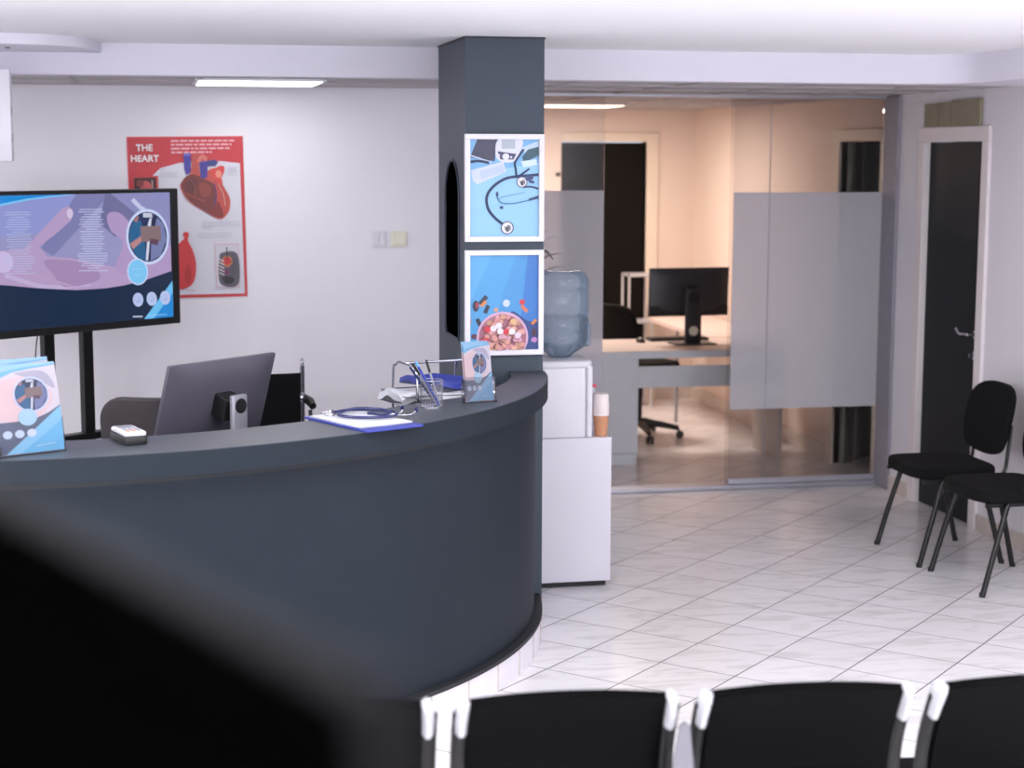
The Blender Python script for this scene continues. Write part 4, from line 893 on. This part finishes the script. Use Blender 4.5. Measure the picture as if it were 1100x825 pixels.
# plant behind the column
ptn = thing('potted_plant', 'tall potted plant with thin arching leaves behind the column', 'plant', (1.90, 8.75, 0))
b = MB(); b.lathe([(0, 0), (.12, 0), (.16, .30), (.145, .30), (.13, .27), (0, .27)], 28); b.build('pot', M_POT, ptn, smooth=True)
b = MB(); b.tube(spline([(0, 0, .26), (.01, .0, .7), (-.01, 0, 1.15), (0, 0, 1.35)], 5), .012, 8); b.build('stem', M_POT, ptn, smooth=True)
leaves = [((.0, 0, 1.33), (.03, 0, 1.44), (.08, -.02, 1.49), (.155, -.04, 1.506), M_LEAF), ((0, 0, 1.32), (.04, 0, 1.38), (.09, -.02, 1.425), (.165, -.03, 1.438), M_LEAF), ((.0, 0, 1.34), (.03, 0, 1.50), (.08, -.02, 1.58), (.160, -.03, 1.60), M_LEAFP), ((.0, 0, 1.34), (.02, 0, 1.52), (.05, -.02, 1.60), (.095, -.03, 1.64), M_LEAFP)]
for k in range(9): a = 1.2 + k * .5; leaves.append(((0, 0, 1.33), (.05 * math.cos(a), .05 * math.sin(a), 1.45), (.10 * math.cos(a), .10 * math.sin(a), 1.52), (.17 * math.cos(a), .17 * math.sin(a), 1.48), M_LEAF))
for (a_, b_, c_, d_, m_) in leaves:
    pts = spline([a_, b_, c_, d_], 6); n = len(pts); mb = MB(); mb.tube(pts, [.002 + .0075 * math.sin(PI * min(1, (i + 1) / n)) for i in range(n)], 6, flat=(1, .25)); mb.build('leaf', m_, ptn, smooth=True)

# ------------------------------------------------------------------ glass partition and sliding door
YP = 9.80
def pane(parent, x0, x1, y, z0, z1, fz0, fz1, frost=True):
    b = MB(); b.box(x0, x1, y, y + .008, z0, z1, r=.0008, seg=1); g = b.build('pane', M_GLASS, parent)
    if not frost: return g
    b = MB(); b.box(x0 + .001, x1 - .001, y - .0022, y - .0006, fz0, fz1); f = b.build('frosted_band', M_FROST, g); return g
gp = thing('glass_partition', 'fixed frosted band glass panes between waiting area and office', 'glass partition', (0, 0, 0))
pane(gp, 2.03, 2.562, YP + .02, .03, 2.355, .487, 1.802)
pane(gp, 3.345, 4.305, YP + .05, .05, 2.355, .487, 1.79, False)
b = MB(); b.box(2.02, 4.30, YP - .02, YP + .10, 0, .025, r=.004); b.box(3.36, 4.30, YP - .01, YP + .09, .025, .05, r=.006); b.build('floor_track', M_ALU, gp)
b = MB(); b.box(2.02, 4.30, YP - .02, YP + .08, 2.345, 2.364, r=.003); b.build('top_track', M_ALU, gp)
b = MB(); b.box(4.289, 4.3095, 9.60, 9.80, 0, 2.36, r=.003); b.build('end_post', mat('grey_post_paint', rgb(146, 143, 153), .6), gp)
gd = thing('sliding_glass_door', 'sliding glass door leaf standing open over the right fixed pane', 'sliding door', (0, 0, 0))
pane(gd, 3.352, 3.585, YP + .0, .055, 2.345, .487, 1.79) if False else pane(gd, 3.352, 4.29, YP + .005, .06, 2.34, .487, 1.79)
b = MB(); b.box(3.352, 4.29, YP - .005, YP + .022, .028, .062, r=.003); b.build('bottom_rail', M_ALU, gd)
b = MB(); b.box(3.576, 3.579, YP + .002, YP + .014, .06, 2.34); b.build('joint_seal', M_SILVER, gd)

# ------------------------------------------------------------------ office
dk = thing('office_desk', 'light grey office desk with a pedestal behind the glass partition', 'desk', (3.3, 10.97, 0))
b = MB(); b.box(-.70, .73, -.30, .42, .70, .745, r=.002); b.build('top_core', M_DESK, dk)
b = MB(); b.box(-.70, .73, -.298, .42, .745, .749); b.build('desktop', M_DESKTOP, dk)
b = MB(); b.box(-.68, -.265, -.27, .32, .075, .70, r=.002); b.build('pedestal', M_DESK, dk)
b = MB(); b.box(-.66, -.268, -.262, .30, 0, .072, r=.002); b.build('pedestal_base', M_DESK, dk)
b = MB(); b.box(-.265, .69, -.275, -.255, .505, .645, r=.002); b.build('modesty_panel', M_DESK, dk)
b = MB(); b.box(.69, .72, -.29, .20, 0, .70, r=.002); b.build('end_panel', M_BEIGE, dk)
monitor('computer_monitor', 'black monitor with a slotted stand on the office desk behind glass', (3.49, 11.10, .749), math.radians(4), .57, .325, math.radians(3), .345, .115, mat('charcoal_plastic', rgb(50, 50, 55), .4), M_MONBD, True, .07, off=.06, base_w=.29, base_d=.18)
kb = thing('keyboard', 'black keyboard on the office desk beneath the monitor', 'keyboard', (3.47, 11.28, .749), math.radians(3))
b = MB(); b.box(-.21, .21, -.06, .06, 0, .018, r=.004); b.build('case', M_BLACKP, kb)
for j in range(4):
    b = MB()
    for k in range(14): b.box(-.2 + k * .0287, -.2 + k * .0287 + .024, -.05 + j * .026, -.03 + j * .026, .018, .022, r=.001, seg=1)
    b.build('key_row', M_BLACKM, kb)
ms = thing('computer_mouse', 'black computer mouse left of the office keyboard', 'mouse', (3.185, 11.19, .749))
b = MB(); b.lathe([(0, .034), (.015, .031), (.027, .02), (.031, .006), (.030, 0), (0, 0)], 20, Matrix.Diagonal((1, 1.7, 1, 1))); b.build('shell', M_BLACKP, ms, smooth=True)
b = MB(); b.box(-.002, .002, .01, .03, .029, .035, r=.001); b.build('scroll_wheel', M_SILVER, ms)
office_chair('black office chair at the desk behind the glass partition', (3.33, 11.74, 0), math.radians(112), M_FABRIC, bw=.42, bz0=.58, bz1=.97, seat_z=.56)
# white framed rack and low table near the back door
rk = thing('white_rack', 'white open metal frame standing by the back door of the office', 'rack', (3.725, 13.2, 0))
b = MB()
for x in (-.095, .095):
    for y in (-.1, .1): b.box(x - .008, x + .008, y - .008, y + .008, 0, 1.07, r=.002)
b.build('post', M_WHITEMET, rk)
for z in (.35, .69, 1.06):
    b = MB(); b.box(-.103, .103, -.108, .108, z - .01, z + .01, r=.002); b.build('shelf', M_WHITEMET, rk)
tb = thing('side_table', 'pale long wall table with one thin metal leg along the office right wall', 'table', (4.04, 12.30, 0))
b = MB(); b.box(-.26, .25, -.75, .75, .70, .735, r=.003); b.build('tabletop', M_DESKTOP, tb)
for (x, y) in ((-.23, .08),):
    b = MB(); b.tube([(x, y, 0), (x, y, .70)], .012, 10); b.build('leg', M_SILVER, tb, smooth=True)
# ceiling lamps
def lamp(label, x, y, z, w, dpt, m, grp=None):
    t = thing('ceiling_light', label, 'ceiling light', (x, y, z), 0, grp)
    b = MB(); b.box(-w / 2, w / 2, -dpt / 2, dpt / 2, -.012, 0, r=.002); fr = b.build('frame', M_WHITEMET, t)
    b = MB(); b.box(-w / 2 + .02, w / 2 - .02, -dpt / 2 + .02, dpt / 2 - .02, -.016, -.011); b.build('diffuser', m, t)
    return t
lamp('lit fluorescent ceiling light above the reception behind the beam', .495, 8.60 + .01, H2, .62, .62, M_LAMP)
lamp('added fluorescent ceiling light above the left end of the reception, out of the picture', -2.1, 8.61, H2, .62, .62, M_LAMP)
lamp('warm lit ceiling light in the office behind the glass', 3.0, 12.3, H2, .6, .6, M_LAMPW)
for (x_, y_) in PANELS: lamp('added square ceiling light above the waiting area, out of the picture', x_, y_, H1, .6, .6, M_LAMP, 'added waiting area ceiling lights')
# white box hanging from the soffit at the left edge
hb = thing('hanging_sign_box', 'white slim box hanging below the beam at the left edge', 'sign box', (-.80, 7.5, H2))
b = MB(); b.box(-.19, .218, -.05, .05, -.385, -.007, r=.006); b.build('case', M_WPLAS, hb, smooth=True)
for z in (-.17, -.28):
    b = MB(); b.box(.217, .220, -.03, -.012, z - .025, z + .01, r=.001); b.build('slot', M_SILVER, hb)
b = MB(); b.lathe([(0, -.004), (.010, -.004), (.012, 0), (0, 0)], 16, TR(-.60, 7.62, H1 - .045)); tag(b.build('sprinkler_cap', M_TRIMSHADE, None, smooth=True), 'tiny dark cap on the underside of the beam bulge', 'cap')

# ------------------------------------------------------------------ visitor chairs
def visitor_chair(label, loc, rz):
    t = thing('visitor_chair', label, 'chair', loc, rz, None)
    # seat faces -x; front feet at x=-.22, rear feet at x=+.22
    pts = [(v.x, v.y) for v in spline([(-.235, 0, 0), (-.225, -.14, 0), (-.17, -.225, 0), (.0, -.235, 0), (.16, -.215, 0), (.21, -.15, 0), (.215, 0, 0), (.21, .15, 0), (.16, .215, 0), (.0, .235, 0), (-.17, .225, 0), (-.225, .14, 0)], 5, True)]
    b = MB(); b.prism(pts, .425, .485, r=.02, seg=4)
    b.build('seat', M_FABRIC, t, smooth=True)
    # backrest: rounded shield, slightly curved, leaning back
    sh = [(v.x, v.y) for v in spline([(0, .175, 0), (.13, .165, 0), (.205, .11, 0), (.22, .0, 0), (.205, -.10, 0), (.15, -.165, 0), (0, -.185, 0), (-.15, -.165, 0), (-.205, -.10, 0), (-.22, 0, 0), (-.205, .11, 0), (-.13, .165, 0)], 5, True)]
    pr = MB(); pr.prism(sh, -.022, .022, r=.014, seg=3); bm = pr.bm
    for v in bm.verts:
        yy, zz, th = v.co.x, v.co.y, v.co.z
        v.co = Vector((.27 + th + zz * .20 - .9 * yy * yy * .6, yy, .70 + zz))
    pr.build('backrest', M_FABRIC, t, smooth=True)
    for s_ in (-1, 1):
        y = s_ * .235
        b = MB(); b.tube(spline([(-.225, s_ * .255, 0), (-.17, s_ * .248, .20), (-.11, y, .40), (-.10, y * .98, .415)], 5), .0135, 10); l = b.build('leg', M_BLACKM, t, smooth=True)
        b = MB(); b.lathe([(0, 0), (.0145, 0), (.014, .02), (0, .022)], 12, TR(-.225, s_ * .255, 0)); b.build('foot_cap', M_BLACKP, l, smooth=True)
        b = MB(); b.tube(spline([(.215, s_ * .255, 0), (.165, s_ * .248, .20), (.11, y, .40), (.10, y * .98, .415)], 5), .0135, 10); l = b.build('leg', M_BLACKM, t, smooth=True)
        b = MB(); b.lathe([(0, 0), (.0145, 0), (.014, .02), (0, .022)], 12, TR(.215, s_ * .255, 0)); b.build('foot_cap', M_BLACKP, l, smooth=True)
        b = MB(); b.tube([(-.20, y * .9, .418), (.20, y * .9, .418)], .011, 8); b.build('side_rail', M_BLACKM, t, smooth=True)
        b = MB(); b.tube(spline([(.02, s_ * .19, .418), (.17, s_ * .19, .418), (.245, s_ * .185, .445), (.265, s_ * .18, .54), (.285, s_ * .17, .68)], 6), .011, 10, flat=(1, .8)); b.build('back_post', M_BLACKM, t, smooth=True)
    b = MB(); b.tube([(-.10, -.23, .415), (-.10, .23, .415)], .010, 8); b.tube([(.10, -.23, .415), (.10, .23, .415)], .010, 8); b.build('cross_rail', M_BLACKM, t, smooth=True)
visitor_chair('black fabric visitor chair in front of the charcoal door, farther of two', (3.865, 7.985, 0), 0.0)
visitor_chair('black fabric visitor chair cut by the right edge, nearer of two', (3.895, 7.396, 0), 0.03)

# ------------------------------------------------------------------ beam seating in the foreground
RS = math.radians(-4.6)
RB = TR(1.153, 3.645, .018) @ RZ(RS)
def beam_seat(label, xc, grp):
    q = RB @ Vector((xc, 0, 0)); t = thing('beam_seat', label, 'seat', (q.x, q.y, .02), RS, grp)
    W2 = .220; H_top = .80
    # back panel: gently arched top, leaning back toward the camera at the top (seat faces the counter)
    def prof(u):       # u along height 0..1
        return (-.075 * u + .05 * math.sin(u * PI) , .42 + (.80 - .42) * u)
    pr = MB(); bm = pr.bm; n, k_ = 16, 10; rows = []
    for j in range(n + 1):
        u = j / n; y, z = prof(u); row = []
        for i in range(k_ + 1):
            s_ = i / k_ * 2 - 1; zz = z + (.012 * (1 - s_ * s_) if True else 0) * u
            row.append((s_ * W2, y, zz))
        rows.append(row)
    fv = [[bm.verts.new((p_[0], p_[1] + .016 + .012 * (1 - (2 * i / k_ - 1) ** 4), p_[2])) for i, p_ in enumerate(r_)] for r_ in rows]
    bv = [[bm.verts.new((p_[0], p_[1] - .016 - .006 * (1 - (2 * i / k_ - 1) ** 4), p_[2])) for i, p_ in enumerate(r_)] for r_ in rows]
    for G in (fv, bv):
        for j in range(n):
            for i in range(k_): bm.faces.new((G[j][i], G[j][i + 1], G[j + 1][i + 1], G[j + 1][i]))
    for j in range(n):
        for i in (0, k_): bm.faces.new((fv[j][i], fv[j + 1][i], bv[j + 1][i], bv[j][i]))
    # rolled top edge
    tv_ = [bm.verts.new((rows[-1][i][0], rows[-1][i][1], rows[-1][i][2] + .014)) for i in range(k_ + 1)]
    for i in range(k_):
        bm.faces.new((fv[-1][i], fv[-1][i + 1], tv_[i + 1], tv_[i])); bm.faces.new((bv[-1][i], bv[-1][i + 1], tv_[i + 1], tv_[i]))
        bm.faces.new((fv[0][i], fv[0][i + 1], bv[0][i + 1], bv[0][i]))
    for i in (0, k_): bm.faces.new((fv[-1][i], tv_[i], bv[-1][i]))
    bmesh.ops.recalc_face_normals(bm, faces=bm.faces[:])
    pr.build('backrest', M_LEATHER, t, smooth=True)
    b = MB(); b.box(-W2, W2, .02, .47, .395, .44, r=.02, seg=3); b.build('seat_pad', M_LEATHER, t, smooth=True)
    for s_ in (-1, 1):
        x = s_ * (W2 + .016); pts = []
        for j in range(3, 15): u = j / 16; y, z = prof(u); pts.append((x, y, z))
        b = MB(); b.tube(pts + [(x, prof(.95)[0], prof(.95)[1])], .011, 8, flat=(.9, 1.9)); b.build('side_frame', M_BLACKM, t, smooth=True)
        b = MB(); y1, z1 = prof(1.0); y0, z0 = prof(.82)
        b.tube([(x, y0, z0), (x, (y0 + y1) / 2, (z0 + z1) / 2), (x * .99, y1, z1), (x * .965, y1, z1 + .012)], [.016, .017, .017, .012], 10, flat=(.9, 1.7)); b.build('chrome_clip', M_WHITEMET, t, smooth=True)
    return t
PITCH_ = .546
beam_seat('black leatherette waiting seat at the right edge of the foreground row', PITCH_ + .265, None)
beam_seat('black leatherette waiting seat right of the grey bracket in the foreground row', .265, None)
beam_seat('black leatherette waiting seat left of the grey bracket in the foreground row', .265 - PITCH_, None)
beam_seat('black leatherette waiting seat at the lower left, partly behind the dark screen', .265 - 2 * PITCH_, None)
q = RB @ Vector((-.02, .02, 0))
bb = thing('seat_beam', 'grey steel beam and brackets carrying the foreground seats', 'seat beam', (q.x, q.y, 0), RS)
b = MB(); b.box(-1.2, 1.2, .18, .24, .30, .36, r=.004); b.build('beam', M_ALU, bb)
b = MB(); 
for s_ in (0,): b.prism([(-.05, .30), (.05, .30), (.032, .60), (.012, .765), (0, .775), (-.012, .765), (-.032, .60)], -.004, .004, mtx=TR(0, -.02, 0) @ RX(PI / 2 + .12))
b.build('bracket', mat('grey_steel', rgb(120, 118, 126), .4, metal=.3), bb)
for x in (-.9, .9):
    b = MB(); b.box(x - .03, x + .03, .19, .23, .03, .30, r=.003); b.box(x - .03, x + .03, -.1, .5, 0, .035, r=.008); b.build('leg', M_ALU, bb)

# ------------------------------------------------------------------ dark room divider right beside the camera
A_ = Vector((.031, .397, 0)); D_ = Vector((-.393, .92, 0)).normalized(); an = math.atan2(D_.y, D_.x)
dv = thing('room_divider', 'blurred black padded divider screen in the lower left foreground', 'room divider', (A_.x, A_.y, 0), an)
b = MB(); b.box(.02, 1.35, -.03, .012, .12, 1.889, r=.006, seg=4); b.build('panel', M_SCREENDARK, dv, smooth=True)
b = MB(); b.box(.03, 1.35, -.046, -.0305, 1.80, 1.889, r=.003); b.build('top_sheen_strip', mat('grey_sheen', rgb(22, 21, 23), .8, spec=.1), dv)  # lighter strip paints the sheen along the divider's top edge
for x in (.15, 1.2):
    b = MB(); b.box(x - .03, x + .03, -.2, .2, 0, .03, r=.006); b.box(x - .02, x + .02, -.02, .01, .03, .12); b.build('foot', M_BLACKM, dv)
